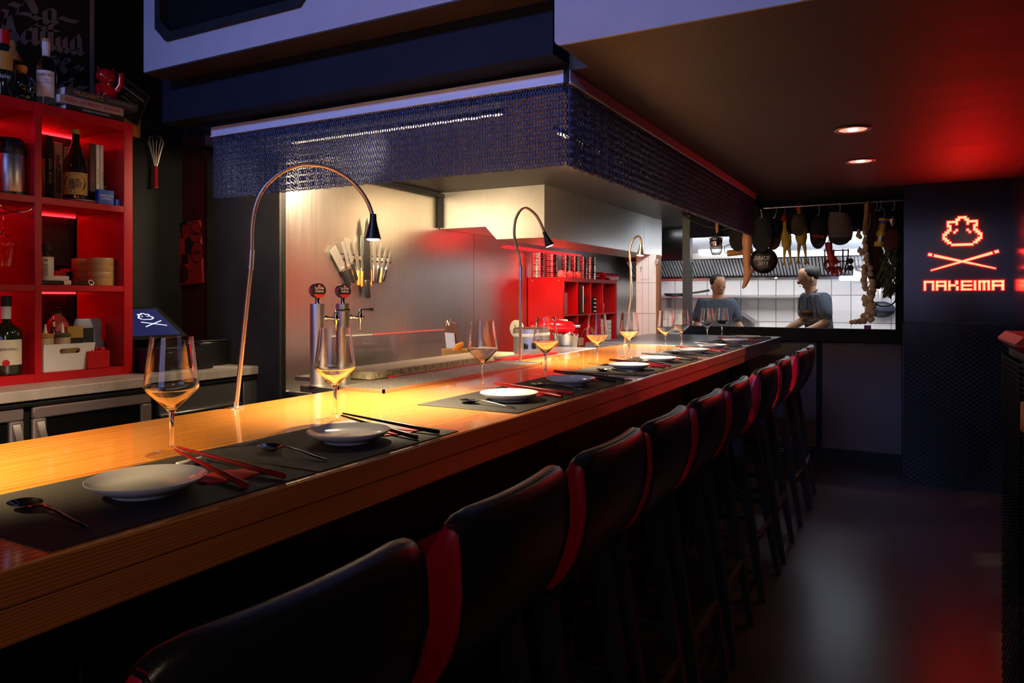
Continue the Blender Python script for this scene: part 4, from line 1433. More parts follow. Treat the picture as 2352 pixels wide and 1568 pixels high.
# left column
p = ax(14, 850, -3.5)
t = bottle('whisky_bottle', 'dark whisky bottle with a cream label in the lower left shelf cell', (-3.50, p[1], Zs), 0.062, 0.335, 0.018, .55, .70, 'bottle_green')
obj('cap', M().lathe([(0, .30), (.021, .30), (.021, .345), (0, .346)], n=18), 'matte_black', t)
lab_band(t, .0195, .245, .30, 'white_paper', VA - 1.4, VA + 1.4, 'neck_label')
lab_band(t, .0627, .045, .155, 'cream_paper', VA - 1.3, VA + 1.3)
wrap_text("Ballantine's", .017, 'ink_black', t, .0640, VA + .25, .115, shear=.3)
obj('seal', M(Matrix.Rotation(VA + .15, 4, 'Z') @ Matrix.Rotation(PI / 2, 4, 'Y')).lathe([(0, .0635), (.014, .0635), (.013, .067), (0, .067)], c=(-.055, 0, 0), n=16), 'red_lacquer', t)
p = ax(26, 440, -3.50)
t = thing('vacuum_flask', 'steel vacuum pump flask with a black top in the upper left shelf cell', 'flask', (-3.50, p[1], 1.833))
obj('body', M().lathe([(0, .01), (.052, .01), (.053, .012), (.053, .175), (.05, .18), (0, .18)], n=30), 'brushed_steel', t)
obj('base', M().lathe([(0, 0), (.066, 0), (.066, .008), (.05, .014), (0, .014)], n=30), 'black_plastic', t)
obj('lid', M().lathe([(.052, .178), (.056, .19), (.05, .235), (.04, .25), (0, .252)], n=30), 'black_plastic', t)
obj('spout', M().tube([(.0, -.03, .24), (.03, -.07, .235), (.04, -.085, .2)], [.014, .012, .009], 10), 'black_plastic', t)
solo('paper_carton', M().cb((0, 0, .14), (.05, .10, .28), .002), 'cream_paper', 'pale carton behind the vacuum flask', 'carton', (-3.70, ax(16, 400, -3.7)[1], 1.833), world=False)
t = thing('glass_rack', 'bent chrome wire rack under the upper left shelf', 'rack', (-3.5, 1.72, 1.80))
for k, xx in enumerate((-3.43, -3.55)):
    a, b = ax(-20, 458, -3.43)[1], ax(76, 470, -3.43)[1]
    obj('wire', M().tube([(xx, a, 1.796), (xx, a + .1, 1.796), (xx, b, 1.796), (xx, b - .005, 1.772), (xx, b - .04, 1.756), (xx, b - .09, 1.752), (xx, b - .125, 1.765), (xx, b - .14, 1.785), (xx, b - .142, 1.796)], .0025, 8), 'chrome', t, world=True)
hg = dup(wg, (-3.5, ax(6, 500, -3.5)[1], 1.756), 0, 'wine glass hanging upside down from the wire rack in the red shelf')
hg.rotation_euler = (PI, 0, 0)
if 'group' in hg:
    del hg['group']
# on top of the shelf
ZT = 2.251
p = ax(106, 240, -3.50)
t = bottle('wine_bottle', 'wine bottle with a white label and pale neck foil on the red shelf top', (-3.50, p[1], ZT), 0.042, 0.31, 0.0155, .54, .78, 'bottle_glass')
obj('foil', M().lathe([(.0165, .235), (.017, .305), (0, .306)], n=20), 'white_paper', t)
obj('cork_top', M().lathe([(0, .305), (.018, .305), (.018, .318), (0, .319)], n=20), 'orange_wood', t)
lab_band(t, .0428, .045, .165, 'white_paper', VA - .95, VA + .95)
wrap_text('LUSTAU', .0165, 'ink_black', t, .0436, VA + .05, .143)
wrap_text('VO', .014, 'ink_grey', t, .0436, VA + .05, .122)
wrap_text('PALO CORTADO', .010, 'ink_grey', t, .0438, VA, .108)
p = ax(50, 232, -3.50)
t = thing('skull_bottle', 'clear skull-shaped glass bottle on top of the red shelf', 'bottle', (-3.50, p[1], ZT))
obj('cranium', M().ball((0, 0, .075), (.062, .05, .06), 20, 14).ball((.03, 0, .022), (.035, .034, .022), 14, 8), 'bottle_glass', t)
obj('stopper', M().lathe([(.02, .128), (.018, .14), (.022, .145), (.022, .165), (0, .167)], n=18), 'orange_wood', t)
for s_ in (-1, 1):
    obj('eye_socket', M().ball((.052, .02 * s_, .068), (.012, .013, .014), 12, 8), 'bottle_brown', t)
p = ax(8, 215, -3.50)
t = bottle('liquor_bottle', 'dark liquor bottle with a red cap at the end of the shelf top', (-3.50, p[1], ZT), 0.045, 0.29, 0.02, .5, .72, 'bottle_green')
obj('cap', M().lathe([(0, .24), (.023, .24), (.023, .30), (0, .301)], n=18), 'red_lacquer', t)
wrap_text('Malo', .026, 'ink_white', t, .0462, VA + .1, .09)
lab_band(t, .0456, .12, .2, 'gold_label', VA - 1, VA + 1)
p = ax(30, 230, -3.66)
t = bottle('wooden_doll_bottle', 'bottle with a turned wooden doll stopper behind the skull bottle', (-3.66, p[1], ZT), 0.04, 0.24, 0.022, .7, .9, 'bottle_brown')
obj('doll_stopper', M().lathe([(.038, .225), (.036, .24), (.022, .27), (.010, .285), (.017, .30), (.012, .318), (0, .32)], n=20), 'plain_wood', t)
y0 = ax(145, 240, -3.43)[1]
zz = ZT
for (nm, a, b, h, dp, m, lab, tx, tm, ts) in (('book', 152, 286, .026, .2, 'ink_black', 'black book at the bottom of the pile on top of the red shelf', 'COCINA CON LOGICA', 'ink_white', .013),
                                             ('book', 138, 285, .040, .2, mat('book_pale', (.36, .27, .27), .7), 'thick pale book in the middle of the pile on top of the red shelf', 'BULLI   LA BIBLIA   ROBINA', 'ink_red', .022),
                                             ('book', 150, 318, .038, .2, mat('book_dark', (.05, .045, .05), .6), 'dark book with gold letters at the top of the pile on the shelf', None, None, 0)):
    ya, yb = ax(a, 240, -3.43)[1], ax(b, 260, -3.43)[1]
    t = thing('book', lab, 'book', (-3.53, (ya + yb) / 2, zz), group='book pile on top of the red shelf')
    L = yb - ya
    obj('cover', M().cb((0, 0, h / 2), (dp, L, h), .003), m, t)
    obj('page_block', M().box(-dp / 2 + .004, dp / 2 - .004, -L / 2 - .0008, -L / 2 + .002, .004, h - .004), 'white_paper', t)
    if tx:
        text(tx, ts, tm, t, TX((dp / 2 + .0006, 0, h / 2)))
    else:
        text('MUGARITZ', .03, 'ink_gold', t, TX((dp / 2 + .0006, -.07, h / 2)), squeeze=.95)
        text('PUNTOS DE FUGA', .017, 'ink_grey', t, TX((dp / 2 + .0006, .09, h / 2)))
    zz += h + .0005
# beckoning cat figurine on the books
p = ax(246, 215, -3.50)
cg = thing('cat_figurine', 'glossy red beckoning cat figurine sitting on the pile of books', 'figurine', (-3.51, p[1], zz), -.55)
rg = mat('red_gloss', (.5, .004, .008), .16, coat=.5)
obj('body', M().lathe([(0, 0), (.045, 0), (.052, .02), (.050, .05), (.040, .075), (.030, .088), (0, .09)], n=28), rg, cg, smooth=70)
hd_ = obj('head', M().ball((.004, 0, .118), (.040, .046, .038), 24, 14), rg, cg, smooth=70)
for s_ in (-1, 1):
    obj('ear', M().tube([(0, .027 * s_, .142), (-.002, .033 * s_, .158), (-.004, .036 * s_, .172)], [.016, .010, .001], 12, flat=.6), rg, hd_, smooth=70)
    obj('eye', M().tube([(.040, .008 * s_, .122), (.0405, .016 * s_, .125), (.036, .024 * s_, .121)], .0016, 6), 'ink_black', hd_)
obj('nose', M().ball((.044, 0, .112), (.003, .005, .004), 10, 6), 'ink_black', hd_)
obj('raised_arm', M().tube([(.02, .045, .05), (.03, .062, .075), (.03, .066, .11), (.034, .064, .135)], [.014, .014, .014, .012], 14), rg, cg, smooth=70)
obj('resting_arm', M().tube([(.03, -.035, .06), (.046, -.03, .035), (.05, -.025, .012)], [.014, .013, .012], 14), rg, cg, smooth=70)
obj('bell', M().ball((.045, .012, .072), .007, 10, 8), 'gold_label', cg)
p = ay(287, 180, 2.262)
t = thing('framed_card', 'tilted black card with white print leaning behind the red cat', 'card', (-3.62, ax(290, 200, -3.62)[1], zz - .06))
A = Matrix.Translation((0, 0, .125)) @ Matrix.Rotation(-.42, 4, 'X') @ Matrix.Rotation(-.1, 4, 'Y')
obj('board', M(A).box(-.003, .003, -.105, .105, -.10, .10), 'ink_black', t)
obj('border', M(A).box(.003, .004, -.105, .105, .098, .10).box(.003, .004, -.105, .105, -.10, -.098).box(.003, .004, .103, .105, -.1, .1).box(.003, .004, -.105, -.103, -.1, .1), 'ink_grey', t)
for k, (s_, sz, mm_) in enumerate((('DENOMINACION', .017, 'ink_white'), ('DE ORIGEN', .015, 'ink_red'), ('vino de la casa y de', .012, 'ink_white'), ('toda la barra, copa', .012, 'ink_grey'), ('a copa, sin prisa y', .012, 'ink_grey'), ('con mucho gusto', .012, 'ink_grey'))):
    text(s_, sz, mm_, t, A @ TX((.0045, .02, .05 - .026 * k)))
solo('orange_folder', M().box(-.01, .01, -.05, .05, 0, .25), 'orange_wood', 'orange folder standing behind the black card', 'folder', (-3.70, ax(300, 200, -3.7)[1], ZT), world=False, smooth=0)

# =================================================================== blackletter wall poster
po = thing('wall_poster', 'black poster with big pale blackletter writing on the wall above the red shelf', 'poster', (-3.826, 1.9, 2.7))
pe = ax(215, 0, -3.83)[1]
obj('sheet', M().box(-3.829, -3.826, 1.0, pe - .02, 2.25, 4.1), 'poster_black', po, world=True)
obj('edge_strip', M().box(-3.829, -3.824, pe - .022, pe, 2.25, 4.1), 'ink_grey', po, world=True)


def nib(strokes, name, wd=.016):
    """broad-nib strokes: the pen edge is held at a fixed 45 degrees"""
    o = M()
    for st in strokes:
        pts = [ax(px, py, -3.8255) for (px, py) in st[1]]
        h = wd * st[0]
        for a, b in zip(pts[:-1], pts[1:]):
            q = []
            for (pt, s_) in ((a, -1), (a, 1), (b, 1), (b, -1)):
                q.append((pt[0], pt[1] + s_ * h * .8, pt[2] + s_ * h * .8))
            o.add([(x + .0015, y, z) for (x, y, z) in q], [(0, 1, 2, 3)])
    obj(name, o, 'ink_grey', po, world=True, smooth=0, fix=False)


nib([(1, [(12, 14), (22, 7), (48, 16)]), (.5, [(38, 34), (41, 22), (57, 4), (60, 0)]), (.9, [(44, 30), (70, 34), (88, 44), (96, 42)]), (1.2, [(64, -6), (80, 24), (80, 34)]),
     (1, [(102, 24), (104, 48), (112, 54)]), (.6, [(103, 24), (118, 20), (124, 26)]), (1, [(124, 26), (124, 50), (130, 56)]), (.9, [(136, 40), (160, 48), (178, 51)])], 'lettering')
nib([(.7, [(5, 22), (16, 26), (8, 60), (0, 72)]), (1.6, [(16, 40), (26, 78), (38, 96)]), (.5, [(2, 70), (26, 72)]), (.9, [(54, 74), (52, 92), (64, 100), (72, 90)]), (.6, [(54, 72), (68, 66), (74, 70)]),
     (1.1, [(80, 56), (80, 96), (88, 102)]), (.6, [(70, 62), (94, 60)]), (1, [(98, 70), (98, 104), (104, 108)]), (.8, [(96, 62), (104, 66)]), (1.1, [(116, 56), (116, 108), (126, 114)]), (.5, [(104, 70), (136, 72)]),
     (1, [(132, 86), (134, 110), (144, 118)]), (1, [(148, 88), (150, 114), (158, 120)]), (1, [(166, 92), (166, 116), (176, 124)]), (1, [(182, 92), (184, 122), (190, 126)]), (.7, [(166, 90), (178, 80), (182, 92)]), (.6, [(166, 116), (182, 112)])], 'lettering')
nib([(1, [(126, 134), (132, 146), (126, 156)]), (.6, [(118, 130), (134, 134)]), (1, [(144, 140), (142, 156), (152, 166), (162, 158)]), (.7, [(144, 138), (156, 134), (160, 144), (146, 148)]), (1, [(174, 152), (180, 156)]), (1, [(184, 156), (190, 160)])], 'lettering')
nib([(1, [(140, 192), (140, 206)]), (.7, [(140, 190), (154, 188)]), (1, [(160, 180), (166, 186)]), (1, [(162, 192), (162, 206)]), (.8, [(176, 200), (200, 202)])], 'lettering')

# =================================================================== till, whisk, clipboard
t = thing('pos_terminal', 'tilted touch screen till showing a white pixel logo on blue', 'till', (-3.5, 2.42, 1.0))
q = [(-3.62, 2.315, ax(362, 705, -3.62)[2]), ax(362, 705, -3.62), ax(404, 775, -3.44), (-3.44, 2.315, ax(404, 775, -3.44)[2])]
a0, b0, c0, d0 = [Vector(v) for v in q]
nrm = (b0 - a0).cross(d0 - a0).normalized()
if nrm.x < 0:
    nrm = -nrm
c0 = b0 + (d0 - a0)
c0.y += .06
obj('screen_case', M().add([p_ + nrm * k for k in (0, -.03) for p_ in (a0, b0, c0, d0)], [(0, 1, 2, 3), (4, 5, 6, 7), (0, 1, 5, 4), (1, 2, 6, 5), (2, 3, 7, 6), (3, 0, 4, 7)]), 'black_plastic', t, world=True, smooth=0)
ins = lambda u, v: (a0 + (b0 - a0) * u) * (1 - v) + (d0 + (c0 - d0) * u) * v
sc = obj('screen', M().add([ins(.03, .06) + nrm * .001, ins(.90, .06) + nrm * .001, ins(.90, .90) + nrm * .001, ins(.03, .90) + nrm * .001], [(0, 1, 2, 3)]), emit('screen_blue', (0.012, 0.02, 0.13), 0.45), t, world=True, smooth=0, fix=False)
wl = emit('screen_white', (.75, .85, 1), 1.6)
lg = M()
for r, cs_ in CELLS.items():
    for c in cs_:
        lg.add([ins(.37 + .0175 * (c + i), .20 + .0150 * (r + j)) + nrm * .002 for (i, j) in ((0, 0), (1, 0), (1, 1), (0, 1))], [(0, 1, 2, 3)])
for (c, r) in ((6, 6), (5, 7), (11, 6), (12, 7)):
    lg.add([ins(.37 + .0175 * (c + i), .20 + .0150 * (r + j)) + nrm * .002 for (i, j) in ((0, 0), (1, 0), (1, 1), (0, 1))], [(0, 1, 2, 3)])
for (u0, v0, u1, v1) in ((.36, .47, .80, .60), (.38, .62, .78, .44)):
    lg.add([ins(u0, v0) + nrm * .002, ins(u1, v1) + nrm * .002, ins(u1, v1 + .02) + nrm * .002, ins(u0, v0 + .02) + nrm * .002], [(0, 1, 2, 3)])
obj('screen_logo', lg, wl, sc, world=True, smooth=0, fix=False)
obj('base', M().cb((-3.55, 2.45, 1.025), (.2, .24, .05), .01), 'black_plastic', t, world=True)
obj('stand_neck', M().cb((-3.58, 2.42, 1.10), (.06, .12, .12), .01), 'black_plastic', t, world=True)
t = thing('cash_drawer', 'black cash drawer box on the fridge top beside the red shelf', 'cash drawer', (-3.36, 2.5, 1.0))
obj('case', M().cb((-3.37, 2.50, 1.063), (.16, .36, .122), .006), 'black_plastic', t, world=True)
obj('drawer_front', M().cb((-3.288, 2.46, 1.058), (.008, .25, .085), .004), 'black_gloss', t, world=True)
t = thing('receipt_printer', 'black receipt printer with a metal paper edge on the fridge top', 'printer', (-3.5, 2.78, 1.0))
obj('case', M().cb((-3.5, 2.775, 1.07), (.2, .19, .138), .01), 'black_plastic', t, world=True)
obj('paper_edge', M().box(-3.43, -3.40, 2.69, 2.86, 1.139, 1.143), 'satin_chrome', t, world=True)
obj('power_switch', M().cb((-3.398, 2.74, 1.06), (.006, .035, .02), .002), 'ink_grey', t, world=True)
# whisk
p = ax(358, 368, -3.78)
t = thing('whisk', 'balloon whisk with a red handle hanging on the black wall', 'whisk', (-3.78, p[1], 0))
zt, zm, zb = ax(358, 312, -3.78)[2], ax(358, 382, -3.78)[2], ax(358, 432, -3.78)[2]
for k in range(6):
    a = PI * k / 6
    pts = []
    for j in range(17):
        s_ = -1 + 2 * j / 16
        u = abs(s_)
        h = zm + (zt - zm) * (1 - u ** 2.2)
        wdt = float(np.interp(u, [0, .12, .3, .5, .75, 1], [0, .022, .038, .041, .026, .007]))
        pts.append((math.cos(a) * wdt * (1 if s_ > 0 else -1), math.sin(a) * wdt * (1 if s_ > 0 else -1), h))
    obj('wire', M().tube(pts, .0021, 6), 'satin_chrome', t)
obj('handle', M().lathe([(.008, zm + .004), (.012, zm - .01), (.011, zb + .012), (.014, zb + .008), (.014, zb), (0, zb)], n=16), mat('red_handle', (.35, .01, .012), .35), t)
obj('hook', M().tube([(0, 0, zt - .004), (.002, .004, zt + .012), (.0, .022, zt + .022)], .002, 6), 'chrome', t)
# sticker-covered clipboard
cb = thing('clipboard', 'red clipboard covered in round black stickers hanging on the dark red strip', 'clipboard', (-3.76, 2.885, 1.64))
A = Matrix.Translation((0, 0, 0)) @ Matrix.Rotation(-.085, 4, 'Y')
obj('board', M(A).cb((0, 0, 0), (.235, .014, .37), .006), 'board_red', cb)
obj('clip', M(A).cb((.0, -.010, .185), (.05, .012, .025), .004), 'black_plastic', cb)


def oval(cx, cz, rx_, rz_, m, d, name='sticker'):
    return obj(name, M(A).add([(cx + rx_ * math.cos(2 * PI * i / 26), -.0072 - d, cz + rz_ * math.sin(2 * PI * i / 26)) for i in range(26)], [tuple(range(26))]), m, cb, smooth=0, fix=False)


for k, (cx, cz, s_) in enumerate(((.075, .115, 1.0), (.082, .0, 1.0), (-.055, -.115, .85))):
    oval(cx, cz, .056 * s_, .064 * s_, 'ink_black', .0006 + .0006 * k)
    o = oval(cx, cz, .050 * s_, .058 * s_, 'board_red' if k < 2 else 'dark_red_paint', .0009 + .0006 * k)
    text('Tapas', .034 * s_, 'ink_black', cb, A @ TY((cx, -.0078 - .0006 * (k + 1), cz), -.3 if k != 1 else 0), bold=.0008)
oval(-.065, .055, .044, .055, 'ink_red', .0005)
oval(.01, .045, .045, .05, 'ink_black', .0004)
obj('sticker', M(A).box(-.105, -.035, -.0085, -.0073, .10, .175), 'ink_black', cb)
oval(-.07, .125, .018, .024, 'ink_red', .0016)
obj('sticker', M(A).box(-.055, .0, -.0085, -.0073, -.065, .0), 'ink_black', cb)
obj('sticker', M(A).box(-.05, .005, -.0087, -.0075, -.085, -.06), 'ink_red', cb)
# =================================================================== knives on the steel wall
KX = -3.002
p0, p1 = ax(778, 588, KX), ax(900, 597, KX)
kr = thing('knife_rack', 'slim magnetic steel knife rack on the steel wall', 'knife rack', (KX - .012, (p0[1] + p1[1]) / 2, p0[2]))
obj('bar', M().box(KX - .017, KX - .006, p0[1], p1[1], p0[2] - .022, p0[2] + .018), 'black_plastic', kr, world=True)
for k in range(9):
    yy = p0[1] + (p1[1] - p0[1]) * (k + .5) / 9
    obj('magnet_strip', M().box(KX - .007, KX - .004, yy - .022, yy + .022, p0[2] - .012, p0[2] + .01), 'satin_chrome', kr, world=True)


def knife(tip, guard, end, wb, wh, hm, lab, shape='chef', name='kitchen_knife', bm='blade_steel', bolster=True, cat='knife', KX=KX):
    """points are pixels on the steel wall; widths in metres"""
    T_, G_, E_ = [Vector(ax(q[0], q[1], KX)) for q in (tip, guard, end)]
    t = thing(name, lab, cat, tuple(G_), group='knives on the magnetic rack')
    d = (T_ - G_)
    L = d.length
    d.normalize()
    n = Vector((0, d.z, -d.y))
    loc = lambda a, b: (0, (d * a + n * b).y, (d * a + n * b).z)
    if shape == 'cleaver':
        pl = [(0, -wb / 2), (L, -wb / 2), (L, wb / 2), (.02, wb / 2), (.0, wb / 4)]
    elif shape == 'square':
        pl = [(0, -wb / 2), (L * .97, -wb / 2), (L, -wb / 4), (L, wb / 2), (0, wb / 2)]
    elif shape == 'bread':
        pl = [(0, -wb / 2), (L, -wb / 2)] + [(L * (.97 - .04 * k), wb / 2 + (.004 if k % 2 else 0)) for k in range(22)] + [(0, wb / 2)]
    else:
        pl = [(0, -wb / 2), (L * .7, -wb / 2), (L * .9, -wb * .25), (L, wb * .1 if shape == 'chef' else -wb * .1), (L * .8, wb * .42), (L * .5, wb / 2), (0, wb / 2)]
    vs = [(x - .0012, y, z) for (x, y, z) in [loc(*q) for q in pl]] + [(x + .0012, y, z) for (x, y, z) in [loc(*q) for q in pl]]
    k = len(pl)
    obj('blade', M().add(vs, [tuple(range(k)), tuple(range(2 * k - 1, k - 1, -1))] + [(i, (i + 1) % k, k + (i + 1) % k, k + i) for i in range(k)]), bm, t, smooth=0)
    e = E_ - G_
    u = e.normalized()
    obj('handle', M().tube([u * .004, u * .01, u * (e.length * .5), u * (e.length * .92), u * e.length], [wh * .42, wh * .5, wh * .46, wh * .55, wh * .4], 10, flat=.6, up=(0, u.z, -u.y)), hm, t, smooth=50)
    if bolster:
        obj('bolster', M().tube([d * .006, u * .012], wh * .5, 10, flat=.65, up=(0, u.z, -u.y)), 'satin_chrome', t)


knife((764, 570), (788, 617), (803, 657), .062, .030, 'black_plastic', 'broad cleaver with a black handle at the left end of the knife rack', 'cleaver', 'cleaver')
knife((787, 555), (801, 612), (812, 650), .026, .026, 'black_plastic', 'square-ended black-handled knife right of the cleaver', 'square')
knife((795, 545), (808, 602), (820, 642), .028, .022, 'black_plastic', 'serrated bread knife with a steel-edged black handle', 'bread')
knife((815, 550), (823, 616), (824, 655), .028, .027, 'orange_wood', 'old dark-bladed knife with an orange wooden handle', 'chef', bm=mat('old_blade', (.30, .26, .20), .4, .8))
knife((830, 540), (832, 618), (831, 658), .020, .024, 'orange_wood', 'narrow knife with an orange wooden handle left of the long black machete', 'slim')
knife((842, 500), (843, 642), (845, 684), .060, .044, 'black_plastic', 'long black machete hanging down the middle of the knife rack', 'chef', 'machete', bm='black_plastic', bolster=False, KX=KX + .012)
knife((852, 545), (852, 615), (852, 658), .018, .022, 'orange_wood', 'narrow knife with an orange wooden handle right of the long black machete', 'slim')
knife((862, 548), (860, 611), (858, 646), .028, .018, 'satin_chrome', 'steel-handled knife right of the long black machete', 'chef')
knife((876, 560), (870, 612), (866, 650), .022, .022, 'black_plastic', 'riveted black-handled knife with a brass bolster', 'slim')
knife((889, 565), (878, 618), (873, 649), .022, .023, 'bamboo', 'knife with a light yellow wooden handle near the right of the rack', 'chef')
knife((900, 572), (888, 616), (880, 645), .020, .021, 'black_plastic', 'black riveted knife at the right end of the rack', 'chef')

# =================================================================== red cube shelf in the kitchen
XK0, XK1 = -3.015, -2.67
yk = [5.806, 7.135]
kz = [0.80, 1.558]
kc = thing('cube_shelf', 'bright red low cube shelf against the steel kitchen wall', 'shelf', (-2.84, 6.47, kz[0]))
for y in (5.806, 7.10):
    obj('side_panel', M().cb(((XK0 + XK1) / 2, y + .0175, (kz[0] + kz[1]) / 2), (XK1 - XK0, .035, kz[1] - kz[0]), .002), 'red_lacquer', kc, world=True)
for z, nm in ((1.538, 'top_board'), (1.222, 'shelf_board'), (.82, 'bottom_board')):
    obj(nm, M().cb(((XK0 + XK1) / 2 - .001, 6.47, z), (XK1 - XK0 - .002, 1.265, .038 if z != 1.222 else .016), .002), 'red_lacquer', kc, world=True)
for y in (6.143, 6.452, 6.762):
    obj('divider', M().cb(((XK0 + XK1) / 2 - .002, y, 1.17), (XK1 - XK0 - .004, .016, .70), .002), 'red_lacquer', kc, world=True)
obj('plinth', M().cb((-2.82, 6.3, .86), (.34, 1.2, .08), .004), 'red_lacquer', kc, world=True)
for q in (-2.71, -2.97):
    obj('screw', M().lathe([(0, 0), (.006, 0), (.006, .002), (0, .003)], n=12, T=Matrix.Translation((q, 5.805, 1.53)) @ Matrix.Rotation(PI / 2, 4, 'X')), 'satin_chrome', kc, world=True)
kb = thing('kitchen_bench', 'steel kitchen bench carrying the red cube shelf and the mixer', 'bench', (-2.6, 5.6, 0))
obj('top_plate', M().cb((-2.60, 5.85, .775), (.80, 2.9, .04), .004), 'brushed_steel', kb, world=True)
obj('body', M().box(-2.98, -2.24, 4.45, 7.25, .05, .75), 'black_paint', kb, world=True)
# contents of the cells
ZK = 1.231
solo('notebook', M().cb((-2.70, ax(1299, 700, -2.7)[1] + .01, ZK + .095), (.02, .03, .19), .003), 'ink_grey', 'upright spiral notebook at the edge of the first upper red cell', 'notebook', (-2.70, 5.87, ZK))
solo('red_box', M().cb((-2.80, 5.96, ZK + .10), (.14, .12, .20), .003), 'red_lacquer', 'red box inside the first upper cell of the low red shelf', 'box', (-2.80, 5.96, ZK))
t = thing('book', 'tall spiral-bound book in the second upper red cell', 'book', (-2.72, 6.19, ZK))
obj('cover', M().cb((0, 0, .135), (.16, .03, .27), .002), 'ink_black', t)
obj('spiral', M().tube([(.082, -.01, .01 + .012 * k) for k in range(21)], [.004, .007] * 10 + [.004], 8), 'satin_chrome', t)
t = thing('bowl', 'black square-rimmed bowl in the second upper red cell', 'bowl', (-2.76, 6.32, ZK))
obj('body', M().lathe([(0, .01), (.05, .0), (.085, .13), (.088, .16), (.080, .16), (.05, .015), (0, .014)], n=4, T=Matrix.Rotation(PI / 4, 4, 'Z')), 'black_gloss', t, smooth=20)
for k in range(4):
    t = thing('cup', f'black white-striped cup in the third upper red cell, {["lowest", "second from below", "third from below", "topmost"][k]} of its stack', 'cup', (-2.73, 6.56, ZK + .038 * k), group='stacked striped cups')
    obj('body', M().lathe([(0, 0), (.05, 0), (.062, .02), (.068, .036), (.060, .036), (0, .01)], n=20), 'ink_black', t)
    obj('stripe', M().box(.058, .069, -.045, -.01, .014, .024), 'ink_white', t)
solo('cup', M().lathe([(0, 0), (.038, 0), (.045, .09), (.04, .09), (.034, .01), (0, .01)], n=20), mat('grey_clay', (.25, .2, .17), .6), 'small grey clay cup in the fourth upper red cell', 'cup', (-2.75, 6.87, ZK), world=False)
ZK = .845
for k in range(2):
    t = thing('food_box', ('upper' if k else 'lower') + ' pale lidded food box in the first lower red cell', 'box', (-2.73, 5.93, ZK + .165 * k), group='lidded food boxes')
    obj('tub', M().cb((0, 0, .065), (.12, .13, .13), .005), 'cream_paper', t)
    obj('lid', M().cb((0, 0, .14), (.135, .145, .02), .005), 'white_paper', t)
solo('paper_tub', M().lathe([(0, 0), (.07, 0), (.08, .16), (0, .162)], n=20), 'cream_paper', 'white tub in the second lower red cell', 'tub', (-2.75, 6.25, ZK), world=False)
for k in range(7):
    t = solo('paper_stack', M().cb((0, 0, .022), (.14, .15, .042), .004), 'cream_paper', f'folded cream cloth in the fourth lower red cell, {["lowest", "second from below", "third from below", "fourth from below", "fifth from below", "sixth from below", "topmost"][k]} of its pile', 'cloth', (-2.75, 6.93, ZK + .044 * k), world=False, group='pile of folded cream cloths')
# stacks of tins on top
ZT2 = 1.5585
ti = 0
tin_mesh = None
pos = [(1236, -2.93, .058, 4), (1267, -2.93, .058, 4), (1299, -2.88, .042, 5), (1320, -2.86, .042, 5), (1340, -2.84, .042, 5), (1356, -2.80, .055, 3)]
tot_h = 1.779 - ZT2
for c_, (px, xx, r_, n_) in enumerate(pos):
    yy = ax(px, 600, xx)[1]
    h = tot_h / n_ - .001
    base = None
    for k in range(n_):
        lab = f'steel tin on the low red shelf, {ORD[c_]} stack from the left, {["lowest", "second from below", "third from below", "fourth from below", "topmost"][k if k < n_ - 1 else 4]}'
        if base is None:
            base = thing('tin', lab, 'tin', (xx, yy, ZT2), group='stacked steel tins on the red shelf')
            obj('body', M().lathe([(0, .002), (r_ * .93, 0), (r_, .002), (r_, .005), (r_ * .965, .008), (r_ * .965, h * .3), (r_ * .985, h * .33), (r_ * .965, h * .36), (r_ * .965, h * .64), (r_ * .985, h * .67), (r_ * .965, h * .70), (r_ * .965, h - .008), (r_, h - .005), (r_, h - .002), (r_ * .93, h), (0, h - .002)], n=26), 'chrome', base)
        else:
            dup(base, (xx, yy, ZT2 + k * (h + .001)), .3 * k, lab)
for k, px in enumerate((1289, 1309, 1328)):
    yy = ax(px, 630, -2.72)[1]
    solo('egg_cup', M().lathe([(0, 0), (.025, 0), (.034, .02), (.033, .04), (.022, .058), (0, .065)], n=20), 'cream_paper', f'small pale rounded pot before the tins, {ORD[k]} of three from the left', 'pot', (-2.72, yy, ZT2), world=False, group='three pale rounded pots')
for k, (a, b, r_, lab) in enumerate(((1385, 1415, .035, 'longer red paper roll lying on the low red shelf'), (1368, 1381, .035, 'shorter red paper roll lying behind the longer one'))):
    ya, yb = ax(a, 631, -2.76)[1], ax(b, 631, -2.76)[1]
    t = thing('paper_roll', lab, 'roll', (-2.76 - .04 * k, (ya + yb) / 2, ZT2 + r_ + .002))
    A = Matrix.Rotation(PI / 2, 4, 'X')
    obj('sheet', M(A).lathe([(r_ * .45, -(yb - ya) / 2), (r_, -(yb - ya) / 2), (r_, (yb - ya) / 2), (r_ * .45, (yb - ya) / 2)], n=24, close=True), 'red_gloss', t)
    obj('core', M(A).lathe([(r_ * .36, -(yb - ya) / 2 + .001), (r_ * .46, -(yb - ya) / 2 + .001), (r_ * .46, (yb - ya) / 2), (r_ * .36, (yb - ya) / 2)], n=20, close=True), 'plain_wood', t)
solo('red_tin', M().lathe([(0, 0), (.045, 0), (.045, .09), (0, .092)], n=24), 'red_gloss', 'round red tin behind the paper rolls', 'tin', (-2.93, ax(1377, 620, -2.93)[1], ZT2), world=False)
# kitchen bench things in front of the shelf
def atz(px, py, X):
    return ax(px, py, X)


